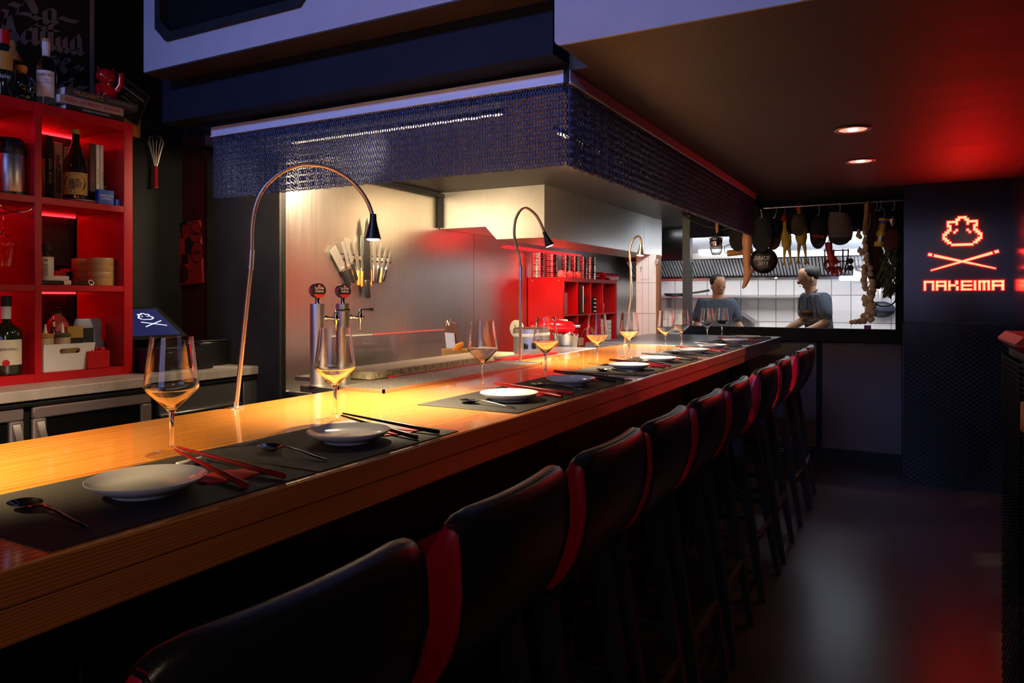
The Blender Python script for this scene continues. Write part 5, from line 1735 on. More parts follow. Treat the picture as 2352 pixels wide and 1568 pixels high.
# stand mixer
p = ax(1252, 815, -2.30)
mx = thing('stand_mixer', 'red stand mixer with a steel bowl before the low red shelf', 'mixer', (-2.33, 4.87, .80))
bx0 = Vector((-2.33, 4.87, 0))
hz = ax(1250, 755, -2.33)[2] - .80
obj('head', M().tube([(-.12, -.12, hz), (-.10, -.10, hz + .005), (0, 0, hz + .012), (.10, .11, hz + .004), (.125, .135, hz)], [.02, .05, .058, .048, .02], 16), 'red_gloss', mx, smooth=60)
obj('trim_band', M().tube([(-.062, -.062, hz + .008), (.085, .09, hz + .006)], .0592, 16, flat=.2), 'satin_chrome', mx)
obj('column', M().cb((.085, .095, hz / 2), (.075, .075, hz), .02), 'red_gloss', mx)
obj('attachment_hub', M().tube([(.12, .13, hz + .01), (.15, .16, hz + .012)], .018, 14), 'chrome', mx)
obj('bowl', M().lathe([(0, .03), (.05, .03), (.09, .07), (.105, .15), (.108, .2), (.104, .2), (.1, .15), (.085, .075), (0, .035)], c=(-.05, -.05, 0), n=32), 'chrome', mx)
obj('base', M().cb((.02, .03, .015), (.22, .2, .03), .012), 'red_gloss', mx)
# cooker pot
p = ax(1222, 800, -2.20)
ck = thing('rice_cooker', 'large round steel rice cooker with a pale band behind the counter', 'cooker', (-2.20, p[1], 1.0))
r_ = .125
obj('body', M().lathe([(0, 0), (r_, 0), (r_, .12), (r_ * 1.0, .13)], n=40), 'satin_chrome', ck)
obj('band', M().lathe([(r_ * 1.02, .125), (r_ * 1.03, .128), (r_ * 1.03, .142), (r_ * 1.02, .145), (0, .145)], n=40), 'cream_paper', ck)
obj('lid', M().lathe([(r_, .145), (r_ * .99, .175), (r_ * .9, .182), (0, .186)], n=40), 'satin_chrome', ck)
obj('control_knob', M().cb((.07, -.113, .07), (.03, .012, .04), .005), 'black_plastic', ck)
obj('control_knob', M().cb((.02, -.128, .065), (.03, .012, .035), .005), 'black_plastic', ck)
obj('cabinet_body', M().box(-2.62, -2.10, 2.9, 4.34, 0.02, .98), 'matte_black', bl, world=True)
obj('cabinet_top', M().box(-2.62, -2.06, 2.6, 4.36, .98, 0.999), 'brushed_steel', bl, world=True)
# wooden tub with spatula, menu stand, carton, timer
tb = thing('wooden_tub', 'pale round wooden rice tub with a copper hoop behind the counter', 'tub', (-2.17, 3.34, 1.0))
obj('staves', M().lathe([(0, .005), (.075, 0), (.082, .10), (.076, .10), (.07, .01), (0, .01)], n=32), mat('tub_wood', (.62, .32, .06), .5, var=.15, scale=(30, 30, 8)), tb)
obj('hoop', M().lathe([(.0765, .02), (.0785, .02), (.0795, .03), (.0775, .03)], n=32, close=True), 'copper_tube', tb)
obj('rice_paddle', M().tube([(-.02, -.02, .06), (.0, .02, .11), (.01, .05, .13)], [.02, .024, .01], 10, flat=.3), mat('paddle_orange', (.7, .25, .02), .5), tb)
mn = thing('menu_stand', 'white card clipped to a dark stand behind the wooden tub', 'card', (-2.30, 3.50, 1.0), -.5)
A = Matrix.Rotation(.12, 4, 'X')
obj('stand', M(A).cb((0, .012, .12), (.13, .012, .24), .003), 'brown_leather', mn)
obj('card', M(A).cb((0, .0, .10), (.11, .004, .16), .001), 'white_paper', mn)
obj('clip_wire', M(A).tube([(-.03, 0, .22), (-.01, 0, .25), (.01, 0, .22), (.03, 0, .26)], .003, 6), 'satin_chrome', mn)
solo('carton', M().prism([(-.06, 0), (.06, 0), (.06, .075), (-.06, .10)], 'x', -.03, .03), 'cream_paper', 'small open pale carton right of the wooden tub', 'carton', (-2.10, 3.55, 1.0), world=False, smooth=0)
tm = thing('kitchen_timer', 'round pale kitchen clock on a stand beside the low red shelf', 'clock', (-2.45, 4.55, .80), -.3)
zz = ax(1203, 753, -2.45)[2] - .80
obj('face', M(Matrix.Translation((0, 0, zz)) @ Matrix.Rotation(PI / 2, 4, 'X')).lathe([(0, -.015), (.055, -.015), (.06, -.01), (.06, .012), (.052, .016), (0, .016)], n=28), 'cream_paper', tm)
obj('hands', M().box(-.002, .03, -.0185, -.0165, zz - .002, zz + .003).box(-.002, .002, -.0185, -.0165, zz, zz + .025), 'ink_black', tm)
obj('stand', M().box(-.02, .02, -.01, .01, 0, zz - .055), 'satin_chrome', tm)
bk = thing('steel_bucket', 'small steel ice bucket behind the fourth wine glass', 'bucket', (-2.0, 4.42, 1.0))
obj('body', M().lathe([(0, 0), (.058, 0), (.072, .13), (.075, .135), (.069, .135), (.055, .005), (0, .005)], n=28), 'satin_chrome', bk)
obj('rim', M().lathe([(.072 + .004 * math.cos(a), .135 + .004 * math.sin(a)) for a in [2 * PI * k / 8 for k in range(8)]], n=28, close=True), 'chrome', bk)
tu = [(-1.93 + .0 * k, 4.49 + .10 * (1 - math.cos(a)), 1.02 + .145 * math.sin(a)) for k, a in enumerate([PI * .12 + PI * .88 * i / 14 for i in range(15)])]
solo('plastic_hose', M().tube(tu, .012, 12), thin_glass('clear_hose', (.93, .9, .88), .9), 'bent clear plastic hose arching beside the steel bucket', 'hose', (-1.93, 4.55, 1.02), smooth=60)
obj('cabinet_body', M().box(-2.1, -1.80, 4.40, 4.78, .02, .985), 'matte_black', bl, world=True)
obj('cabinet_top', M().box(-2.12, -1.78, 4.38, 4.80, .985, .999), 'brushed_steel', bl, world=True)
for k in range(3):
    yy = 5.30 + .42 * k
    t = thing('steel_container', f'lidded steel food container on the bench, {ORD[k]} of three before the low red shelf', 'container', (-2.40, yy, .796), group='steel food containers')
    obj('pan', M().cb((0, 0, .08), (.2, .32, .16), .008), 'satin_chrome', t)
    obj('lid', M().cb((0, 0, .167), (.21, .33, .012), .004), 'brushed_steel', t)
# acrylic splash strip along the steel wall
gl = thing('splash_rail', 'thin red-edged clear splash strip along the steel wall', 'splash guard', (-3.0, 4.3, 1.0))
obj('sheet', M().add([(-2.998, 3.25, .9), (-2.998, 4.42, .9), (-2.998, 4.42, 1.145), (-2.998, 3.25, 1.145)], [(0, 1, 2, 3)]), thin_glass('acrylic', (.97, .95, .95)), gl, world=True)
obj('edge', M().box(-3.002, -2.994, 3.66, 4.44, 1.142, 1.15), mat('acrylic_edge', (.7, .12, .10), .2), gl, world=True)
obj('edge', M().box(-3.002, -2.994, 3.25, 3.64, 1.143, 1.149), 'cream_paper', gl, world=True)

# =================================================================== white sheet and wooden jamb at the end of the kitchen
bd = thing('drawing_board', 'tall white sheet with pencil drawings at the end of the kitchen', 'board', (-2.2, 6.72, .9))
obj('sheet', M().box(-2.305, -2.117, 6.70, 6.72, .92, 1.79), 'white_paper', bd, world=True)
for z in (1.52, 1.23):
    obj('fold_line', M().box(-2.303, -2.119, 6.698, 6.70, z - .0015, z + .0015), 'ink_grey', bd, world=True)
for x in (-2.25, -2.19):
    obj('fold_line', M().box(x - .0008, x + .0008, 6.698, 6.70, .93, 1.78), 'ink_grey', bd, world=True)
dr = M()
for k in range(24):
    z = 1.30 + .018 * k
    dr.box(-2.30, -2.30 + .006 * (2 if k % 4 == 0 else 1), 6.698, 6.70, z, z + .002)
for k in range(9):
    dr.box(-2.14, -2.125, 6.698, 6.70, 1.6 + .016 * k, 1.602 + .016 * k)
dr.tube([(-2.27, 6.699, 1.62), (-2.265, 6.699, 1.65), (-2.255, 6.699, 1.67)], .003, 5).tube([(-2.265, 6.699, 1.65), (-2.272, 6.699, 1.675)], .003, 5).tube([(-2.23, 6.699, 1.73), (-2.215, 6.699, 1.735)], .0015, 5)
for k in range(8):
    dr.box(-2.27 + .011 * k, -2.265 + .011 * k, 6.698, 6.70, 1.545 + .004 * (k % 3), 1.551 + .004 * (k % 3))
obj('pencil_marks', dr, 'ink_grey', bd, world=True, smooth=0, kind='stuff')
obj('edge_strip', M().box(-2.312, -2.305, 6.695, 6.725, .92, 1.79), 'cream_paper', bd, world=True)
dj = struct('door_1', M().box(-2.112, -2.085, 6.69, 6.76, 0, 1.78), 'jamb_wood')
obj('door_hinge', M().cb((-2.10, 6.685, 1.72), (.03, .02, .06), .006), 'satin_chrome', dj)

# =================================================================== rear kitchen behind the window
YB = 9.0
wk = struct('wall_rear', M().box(-3.2, 1.3, YB + .012, YB + .1, 0, 2.2), 'grout')
tw = .20
me = None
for j in range(6):
    for i in range(22):
        x, z = -3.1 + tw * i, .32 + .31 * j
        if me is None:
            o = struct('tile', M().cb((0, 0, 0), (tw - .006, .014, .304), .002), 'white_tile', wk)
            me = o.data
        else:
            o = obj('tile', me, None, wk)
        o.location = (x, YB + .007, z)
rh = thing('kitchen_hood', 'long steel kitchen hood with a row of slanted filter slats behind the window', 'hood', (-1.4, 8.3, 1.7))
obj('canopy', M().prism([(8.98, 1.585), (8.98, KC), (8.05, KC), (8.05, 1.90), (8.35, 1.625), (8.35, 1.58)], 'x', -2.9, -.42), 'rear_steel', rh, world=True, smooth=0)
obj('front_plate', M().box(-2.18, -.42, 8.03, 8.05, 1.805, KC), mat('bright_steel', (.55, .60, .70), .3, .9), rh, world=True)
obj('front_plate', M().box(-2.9, -2.19, 8.03, 8.05, 1.805, KC), 'black_gloss', rh, world=True, label='dark plate left of the window post')
obj('light_cover', M().box(-2.18, -.42, 8.02, 8.03, 1.80, 1.865), 'white_enamel', rh, world=True)
sl0 = None
for k in range(74):
    x = -2.88 + k * .0332
    if sl0 is None:
        sl0 = obj('filter_slat', M().prism([(8.035, 1.79), (8.05, 1.805), (8.335, 1.615), (8.325, 1.595)], 'x', -.011, .011, Matrix.Translation((0, -8.3, -1.7))), 'rear_steel', rh, smooth=0)
        o = sl0
    else:
        o = obj('filter_slat', sl0.data, None, rh)
    o.location = (x + 1.4, 0, 0)
    o.rotation_euler = (0, .0, .0)
obj('lip', M().box(-2.9, -.42, 8.30, 8.36, 1.57, 1.597), 'rear_steel', rh, world=True)
obj('tube_lamp', M().tube([(ay(1605, 580, 8.0)[0], 7.995, 1.885), (ay(1795, 575, 8.0)[0], 7.995, 1.885)], .016, 12), emit('tube_white', (.92, .96, 1.0), 7), rh, world=True)
rs = thing('wall_shelf', 'long steel wall shelf on the white tiles behind the window', 'shelf', (-1.9, 8.9, 1.37))
obj('board', M().box(-2.9, -1.0, 8.75, 8.99, 1.375, 1.395), 'rear_steel', rs, world=True)
for x in (-2.65, -1.85, -1.15):
    obj('bracket', M().box(x - .008, x + .008, 8.80, 8.99, 1.25, 1.375), 'rear_steel', rs, world=True)
t = thing('frying_pan', 'dark long-handled pan lying on the steel wall shelf', 'pan', (-2.55, 8.85, 1.396))
obj('dish', M().lathe([(0, 0), (.12, 0), (.15, .035), (.145, .035), (.115, .005), (0, .005)], n=28), 'black_plastic', t)
obj('handle', M().tube([(.14, 0, .03), (.3, -.02, .05), (.42, -.03, .07)], [.012, .012, .014], 8), 'black_plastic', t)
rb = thing('kitchen_counter', 'steel work counter along the tiled wall behind the window', 'counter', (-1.5, 8.6, 0))
obj('top_plate', M().cb((-1.3, 8.61, .93), (3.2, .74, .04), .005), 'rear_steel', rb, world=True)
obj('body', M().box(-2.9, .25, 8.3, 8.98, .05, .91), 'rear_steel', rb, world=True)
p = ay(1690, 740, 8.4)
t = thing('steel_appliance', 'boxy steel appliance with a slanted top on the rear counter', 'appliance', (p[0] - .02, 8.45, .95))
obj('case', M().prism([(-.22, 0), (.24, 0), (.24, .15), (.05, .27), (-.22, .27)], 'y', -.15, .15), 'rear_steel', t, smooth=0)
obj('tray', M().cb((-.02, -.17, .10), (.3, .06, .02), .004), 'chrome', t)
p = ay(1550, 715, 8.7)
solo('cutting_board', M().cb((0, 0, .12), (.24, .02, .2), .006), 'cream_paper', 'pale cutting board leaning on the tiles beyond the opening', 'board', (p[0] + .02, 8.93, .951), world=False)
t = thing('ticket_holder', 'bright steel bracket unit under the hood at the window side', 'bracket', (-.30, 8.6, 1.5))
a, b = ay(1960, 600, 8.2), ay(1985, 650, 8.2)
obj('plate', M().box(a[0], b[0] + .12, 8.2, 8.24, b[2], a[2]), 'white_enamel', t, world=True)
obj('lamp_bar', M().cb(((a[0] + b[0]) / 2 - .03, 8.16, b[2] + .05), (.3, .06, .05), .01), emit('bar_white', (.95, .97, 1), 1.6), t, world=True)
obj('bracket_arm', M().tube([(a[0] + .02, 8.19, a[2] - .08), (b[0] + .06, 8.19, b[2] + .1)], .01, 8), 'chrome', t, world=True)


# cooks
def cook(lab, loc, rz, apron, s=1.0, lean=.12):
    t = thing('person', lab, 'person', loc, rz)
    me = bpy.data.meshes.new('body')
    J = [(0, 0, .95), (0, -.02 - lean * .3, 1.15), (0, -lean * .8, 1.36), (0, -lean * 1.0, 1.455),
         (.17, -lean * .8, 1.41), (.25, -.12, 1.20), (-.17, -lean * .8, 1.41), (-.25, -.12, 1.20),
         (.10, 0, .88), (.11, -.02, .48), (.11, .02, .08), (.12, -.1, .03), (-.10, 0, .88), (-.11, -.02, .48), (-.11, .02, .08), (-.12, -.1, .03)]
    Ed = [(0, 1), (1, 2), (2, 3), (2, 4), (4, 5), (2, 6), (6, 7), (0, 8), (8, 9), (9, 10), (10, 11), (0, 12), (12, 13), (13, 14), (14, 15)]
    rad = [.15, .15, .165, .07, .085, .062, .085, .062, .095, .07, .05, .045, .095, .07, .05, .045]
    me.from_pydata(J, Ed, [])
    o = bpy.data.objects.new('body', me)
    C.objects.link(o)
    o.parent = t
    sk_ = o.modifiers.new('skin', 'SKIN')
    for k, v in enumerate(me.skin_vertices[0].data):
        v.radius = (rad[k], rad[k] * (.72 if k in (0, 1, 2) else 1.0))
        v.use_root = (k == 0)
    o.modifiers.new('smooth', 'SUBSURF').render_levels = 2
    me.materials.append(MATS['grey_shirt'])
    hx, hy, hz_ = 0, -lean * 1.25, 1.61
    h = obj('head', M().lathe([(0, -.115), (.035, -.11), (.058, -.08), (.072, -.03), (.077, .02), (.074, .07), (.05, .11), (0, .125)], c=(0, 0, 0), n=20, T=Matrix.Translation((hx, hy, hz_)) @ Matrix.Rotation(.25, 4, 'X') @ Matrix.Diagonal((.95, 1.15, 1, 1))), 'skin', t, smooth=70)
    obj('neck', M().tube([(0, -lean * .95, 1.42), (0, -lean * 1.05, 1.49), (hx, hy + .015, hz_ - .05)], [.07, .056, .056], 14), 'skin', t, smooth=70)
    obj('nose', M().ball((hx, hy - .095, hz_ - .035), (.012, .02, .022), 8, 6), 'skin', h)
    for s_ in (-1, 1):
        obj('eye', M().ball((hx + .028 * s_, hy - .082, hz_ - .012), (.010, .006, .006), 8, 6), 'ink_black', h)
        obj('ear', M().ball((hx + .074 * s_, hy + .01, hz_ - .01), (.01, .018, .03), 8, 6), 'skin', h)
    obj('mouth', M().ball((hx, hy - .082, hz_ - .075), (.02, .006, .005), 8, 6), 'ink_red', h)
    obj('hair', M().ball((hx, hy + .020, hz_ + .055), (.086, .104, .085), 20, 12), 'hair_dark', t)
    for s_ in (-1, 1):
        base = Vector((.20 * s_ * 1.0, -.44, 1.06)) if s_ > 0 else Vector((-.18, -.44, 1.06))
        hnd = M().tube([Vector((.245 * s_, -.11, 1.19)), Vector((.235 * s_, -.24, 1.12)), base + Vector((0, .09, .015)), base, base + Vector((-.01 * s_, -.05, -.01)), base + Vector((-.015 * s_, -.09, -.02))], [.044, .042, .034, .030, .038, .030], 12, flat=.8)
        for f in range(4):
            fb = base + Vector(((-.028 + .019 * f) * s_, -.085, -.018))
            ln = (.055, .065, .06, .048)[f]
            hnd.tube([fb, fb + Vector((0, -ln * .55, -.008)), fb + Vector((0, -ln * .85, -.035))], [.009, .0085, .007], 8)
        hnd.tube([base + Vector((-.03 * s_, -.03, -.01)), base + Vector((-.055 * s_, -.06, -.02)), base + Vector((-.05 * s_, -.085, -.03))], [.012, .010, .008], 8)
        obj('forearm_and_hand', hnd, 'skin', t, smooth=70)
    if apron:
        obj('apron', M().loft([[(.17 * math.cos(a) * w_, -.02 - lean * l_ + -.135 * math.sin(a), z) for a in [PI * k / 10 for k in range(11)]] + [(.16 * math.cos(a) * w_, -.02 - lean * l_ - .125 * math.sin(a), z) for a in [PI - PI * k / 10 for k in range(11)]] for (z, w_, l_) in ((.55, 1.0, 0), (.95, 1.02, 0), (1.1, .95, .25), (1.3, .62, .75))]), 'apron_black', t)
        for s_ in (-1, 1):
            obj('apron_strap', M().tube([(.085 * s_, -.24, 1.3), (.08 * s_, -.235, 1.42), (.06 * s_, -.12, 1.50)], [.016] * 3, 8, flat=.25), 'apron_black', t)
    t.scale = (s, s, s)
    return t


p = ay(1893, 640, 7.75)
cook('cook with dark hair, grey T-shirt and black apron bending over the rear counter', (p[0] + .02, 7.72, 0), -1.0, True, .97, .15)
p = ay(1657, 690, 7.85)
cook('cook in grey shirt with dark hair working beside the dark window post', (p[0] - .06, 7.75, 0), .6, False, .93, .12)

# =================================================================== things on the rail before the window
YR = 6.60
HZ = lambda px, py, Y=YR: ay(px, py, Y)
ra, rb_ = HZ(1735, 483), HZ(2072, 463)
rl = thing('hanging_rail', 'thin steel rail along the top of the kitchen window', 'rail', (-.8, YR, 2.15))
obj('rod', M().tube([(-1.75, YR, 2.152), (-.06, YR, 2.152)], .005, 8), 'satin_chrome', rl, world=True)
for x in (-1.2, -.45, -.08):
    obj('bracket', M().tube([(x, YR, 2.152), (x, YF - .01, 2.165)], .004, 6), 'satin_chrome', rl, world=True)
hook0 = None


def hook(x, ztop_of_thing, Y=YR, lean_=0.0):
    """one S-hook: over the rail, down to the thing"""
    zb = ztop_of_thing
    pts = [(x - .008, Y, 2.152), (x - .004, Y, 2.161), (x + .004, Y, 2.161), (x + .008, Y, 2.150), (x + .008 + lean_ * .4, Y, (2.15 + zb) / 2), (x + .004 + lean_, Y, zb), (x - .004 + lean_, Y, zb - .008), (x - .012 + lean_, Y, zb)]
    return solo('rail_hook', M().tube(pts, .0022, 6), 'satin_chrome', f'thin steel hook on the rail, {HK.pop(0)}', 'hook', (x, Y, 2.152), group='hooks on the rail')


HK = ['holding the big black cap', 'holding the small dark cap beside it', 'holding the front rubber chicken', 'holding the cap with red lettering', 'holding the grey tweed cap', 'between the ham-shaped bag and the torch', 'holding the yellow torch', 'holding the bunch of bay leaves']
YI = 6.585


def cap(lab, px, py, hgt, wd, m, bm=None, brim=True, deco=None, Y=YI, flip=1):
    """baseball cap hung by its back strap: crown above, brim pointing down"""
    x, _, zt_ = ay(px, py, Y)
    t = thing('baseball_cap', lab, 'cap', (x, Y, zt_))
    hb = hgt * (.62 if brim else 1)
    rg_ = []
    for k in range(9):
        u = k / 8
        w_ = wd / 2 * math.sin(PI * (.12 + .55 * u)) ** .55
        d_ = .055 * math.sin(PI * (.1 + .6 * u)) ** .6
        rg_.append([(w_ * math.cos(a), -.01 + d_ * math.sin(a), -hb * u) for a in [2 * PI * i / 22 for i in range(22)]])
    obj('crown', M().loft(rg_), m, t, smooth=60)
    for a in (-.6, 0, .6):
        obj('seam', M().tube([(wd / 2 * math.sin(a) * math.sin(PI * (.12 + .55 * k / 8)) ** .55, -.012 - .055 * math.cos(a) * math.sin(PI * (.1 + .6 * k / 8)) ** .6, -hb * k / 8) for k in range(1, 9)], .0013, 5), 'ink_black', t)
    obj('button', M().ball((0, -.012, -.002), .007, 8, 6), m, t)
    if brim:
        pl = [(wd * .44 * math.cos(a), -hb * .93 + (hgt * .38 + hb * .05) * math.sin(a)) for a in [PI + PI * i / 16 for i in range(17)]]
        o = M()
        vs = [(x_, -.058 - .02 * (1 - abs(x_) / (wd * .5)), z_) for (x_, z_) in pl]
        vs += [(x_, y_ + .006, z_) for (x_, y_, z_) in vs]
        n = len(pl)
        obj('brim', o.add(vs, [tuple(range(n)), tuple(range(2 * n - 1, n - 1, -1))] + [(i, (i + 1) % n, n + (i + 1) % n, n + i) for i in range(n)]), bm or m, t, smooth=30)
    return t


# left of the curtain end
x, _, z = HZ(1646, 548)
t = thing('cocktail_strainer', 'fine steel sieve with a wooden handle hanging at the left of the window', 'sieve', (x, YI, z))
hz_ = HZ(1646, 500)[2] - z
obj('handle', M().tube([(.008, 0, .05), (.006, 0, hz_ * .6), (.006, 0, hz_ + .05)], [.012, .014, .012], 10), 'orange_wood', t)
obj('shank', M().tube([(.006, 0, -.01), (.008, 0, .055)], .007, 8), 'chrome', t)
obj('collar', M().lathe([(.05, -.07), (.056, -.05), (.06, -.03), (.055, -.015), (.062, 0), (.04, .01)], n=28), 'chrome', t)
gz = M()
for i in range(22):
    a = 2 * PI * i / 22
    gz.tube([(.052 * math.cos(a), .052 * math.sin(a), -.06), (.052 * math.cos(a), .052 * math.sin(a), -.09), (.044 * math.cos(a), .044 * math.sin(a), -.125), (.03 * math.cos(a), .03 * math.sin(a), -.145)], .0018, 4)
for j in range(7):
    z_ = -.065 - .012 * j
    r_ = .052 if j < 3 else .052 - .006 * (j - 2)
    gz.lathe([(r_ + .0015, z_), (r_, z_ + .0015), (r_ - .0015, z_), (r_, z_ - .0015)], n=22, close=True)
obj('wire_mesh', gz, 'satin_chrome', t, smooth=0, kind='stuff')
cap('dark brown cap hanging left of the mannequin leg', 1698, 510, .26, .17, 'cap_black', Y=6.56)
x, _, z = HZ(1695, 577)
t = thing('rolling_pin', 'orange wooden roller with a wire handle behind the dark brown cap', 'roller', (x, YI + .06, z))
obj('cylinder', M().tube([(-.10, 0, -.012), (.12, 0, .004)], .028, 16), 'orange_wood', t)
obj('wire_handle', M().tube([(-.10, 0, -.01), (-.125, 0, .0), (-.125, 0, .05), (-.08, 0, .065)], .004, 6), 'mesh_steel', t)
# mannequin leg
def ppath(pts, Y, d=0):
    return [Vector(ay(px, py, Y)) for (px, py) in pts]


sc_px = lambda Y: (ay(1701, 600, Y)[0] - ay(1700, 600, Y)[0])
zp = lambda a: (1640 + a[0] / 6.535, 440 + a[1] / 6.535)
Yl = 6.52
cen = [(488, 560), (490, 640), (497, 730), (496, 820), (494, 900), (492, 1050), (494, 1130), (506, 1195), (502, 1270), (485, 1340), (455, 1410), (430, 1452)]
rad = [52, 58, 80, 76, 66, 54, 52, 66, 52, 44, 32, 14]
s_ = sc_px(Yl) / 6.535
pts = ppath([zp(c) for c in cen], Yl)
t = thing('mannequin_leg', 'peach mannequin lower leg hanging toes down beside the chain curtain', 'mannequin leg', tuple(pts[4]))
obj('calf_and_foot', M().tube(pts, [r * s_ for r in rad], 20, up=(1, 0, 0)), 'mannequin', t, world=True, smooth=75)
hp_ = ppath([zp(c) for c in [(500, 1180), (560, 1195), (600, 1212)]], Yl)
obj('heel', M().tube(hp_, [58 * s_, 44 * s_, 14 * s_], 16, up=(0, 0, 1)), 'mannequin', t, world=True, smooth=75)
obj('cut_plate', M().tube([pts[0] + Vector((0, 0, .012)), pts[0] + Vector((0, 0, -.002))], 50 * s_, 20, up=(1, 0, 0)), 'white_plastic', t, world=True)
obj('hook_eye', M().tube([pts[0] + Vector((0, 0, .01)), pts[0] + Vector((0, .06, .10)), (pts[0].x, YR, 2.152)], .003, 6), 'satin_chrome', t, world=True)
# black cap, small cap
cap('big black baseball cap hanging right of the mannequin leg', 1752, 501, .30, .185, 'cap_black', Y=6.57)
hook(HZ(1745, 480)[0], 2.075, lean_=.015)
cap('small dark cap with a brown band behind the big black cap', 1779, 510, .25, .14, 'cap_black', mat('cap_band', (.08, .02, .012), .8), Y=6.66)
hook(HZ(1782, 481)[0], 2.07, lean_=-.012)
x, _, z = HZ(1755, 598)
t = thing('frying_pan', 'black frying pan bottom chalked with writing hanging below the big black cap', 'pan', (x, 6.575, z))
A = Matrix.Rotation(PI / 2, 4, 'X') @ Matrix.Rotation(.0, 4, 'Y')
A = Matrix.Rotation(.12, 4, 'Z') @ Matrix.Rotation(PI / 2, 4, 'X')
obj('pan_body', M(A).lathe([(0, .020), (.085, .020), (.088, .018), (.112, -.02), (.114, -.022), (.110, -.022), (.084, .014), (0, .015)], n=40), mat('pan_black', (.022, .014, .009), .32, var=.6, scale=(14, 14, 14)), t)
obj('handle', M().tube([(-.02, .01, .11), (-.03, .0, .17), (-.04, .0, .2)], [.012, .010, .012], 10, flat=.5), 'black_plastic', t)
T = Matrix.Rotation(.12, 4, 'Z') @ TY((-.012, -.0206, .018))
text('SINCE', .046, 'ink_white', t, T, shear=.1, bold=.0006)
text('2013', .044, 'ink_white', t, Matrix.Rotation(.12, 4, 'Z') @ TY((-.006, -.0206, -.03)), shear=.1, bold=.0006)
obj('underline', M(Matrix.Rotation(.12, 4, 'Z')).tube([(-.02, -.021, -.056), (.02, -.021, -.054), (.05, -.021, -.05)], .0013, 5).tube([(.012, -.021, -.066), (.03, -.021, -.064)], .0012, 5), 'ink_white', t)


# rubber chickens
def chicken(lab, px, py, s=1.0, Y=YI, rot=0.0, red='red_rubber'):
    """head up at the hook, feet dangling; pixel is the head top"""
    x, _, z = ay(px, py, Y)
    t = thing('rubber_chicken', lab, 'rubber chicken', (x, Y, z), rot, group='rubber chickens on the rail')
    k = s
    obj('body', M().tube([(0, 0, -.045 * k), (.002, 0, -.08 * k), (.003, 0, -.12 * k), (.008, 0, -.155 * k), (.014, 0, -.20 * k), (.016, 0, -.24 * k), (.018, 0, -.275 * k), (.02, 0, -.292 * k)], [.012 * k, .014 * k, .017 * k, .032 * k, .040 * k, .040 * k, .030 * k, .012 * k], 16, flat=.8), 'rubber_yellow', t, smooth=70)
    h = obj('head', M().ball((0, 0, -.03 * k), (.020 * k, .022 * k, .024 * k), 14, 10), red, t, smooth=70)
    for (a, b, c) in ((0, 0, -.004), (-.012, .0, -.012), (.012, 0, -.012), (-.016, -.006, -.04), (.014, -.008, -.045), (.0, -.018, -.05)):
        h2 = obj('comb', M().ball((a * k, b * k, c * k), .010 * k, 8, 6), red, h)
    obj('beak', M().tube([(0, -.018 * k, -.034 * k), (-.004, -.045 * k, -.038 * k)], [.009 * k, .002], 8), 'rubber_yellow', h)
    for s2 in (-1, 1):
        obj('wing', M().ball((.014 + .032 * s2 * k, -.008, -.19 * k), (.010 * k, .016 * k, .030 * k), 12, 8, Matrix.Identity(4)), 'rubber_yellow', t)
        lg_ = obj('leg', M().tube([(.018 + .012 * s2 * k, 0, -.27 * k), (.02 + .020 * s2 * k, 0, -.31 * k), (.022 + .024 * s2 * k, 0, -.36 * k), (.022 + .026 * s2 * k, 0, -.395 * k)], [.016 * k, .012 * k, .007 * k, .007 * k], 10), 'rubber_yellow', t, smooth=70)
        for d in (-1, 0, 1):
            obj('toe', M().tube([(.022 + .026 * s2 * k, 0, -.393 * k), (.022 + .026 * s2 * k + .014 * d * k, -.01, -.425 * k)], [.006 * k, .0035 * k], 8), 'rubber_yellow', lg_)
    return t


chicken('yellow rubber chicken with a red head hanging in front, between the black caps', 1802, 493, 1.02, 6.57)
hook(HZ(1800, 479)[0], 2.10, lean_=.006)
chicken('second yellow rubber chicken partly hidden behind the brown cap', 1836, 467, 1.22, 6.64, .4)
cap('brown baseball cap over the second rubber chicken', 1836, 492, .19, .135, 'cap_brown', Y=6.55)
cap('black baseball cap with red lettering on the brim band', 1881, 499, .27, .145, 'cap_black', Y=6.57)
t_ = [o for o in bpy.data.objects if o.get('label', '').startswith('black baseball cap with red lettering')][0]
text('HEROES', .026, 'ink_red', t_, TY((.0, -.082, -.165), -.12), shear=.2, bold=.001)
text('Tokyo', .022, 'ink_grey', t_, TY((.02, -.078, -.225), .6), shear=.3)
hook(HZ(1879, 477)[0], 2.07, lean_=.002)
# tweed flat cap
x, _, z = HZ(1928, 490)
t = thing('flat_cap', 'grey tweed flat cap hanging on the rail', 'cap', (x, 6.57, z))
rg_ = []
for k in range(10):
    u = k / 9
    w_ = .098 * math.sin(PI * (.16 + .62 * u)) ** .5
    rg_.append([(w_ * math.cos(a) + .012 * u, .05 * math.sin(a) * (1.1 - .3 * u), -.235 * u + .02 * math.cos(a) * (u - .5)) for a in [2 * PI * i / 24 for i in range(24)]])
obj('crown', M().loft(rg_), 'tweed', t, smooth=70)
pl = [(.012 + .078 * math.cos(a), -.205 + .062 * math.sin(a)) for a in [PI + PI * i / 14 for i in range(15)]]
obj('brim', M().prism(pl, 'y', -.048, -.040), 'cap_black', t, smooth=0)
hook(HZ(1927, 473)[0], 2.075, lean_=0)
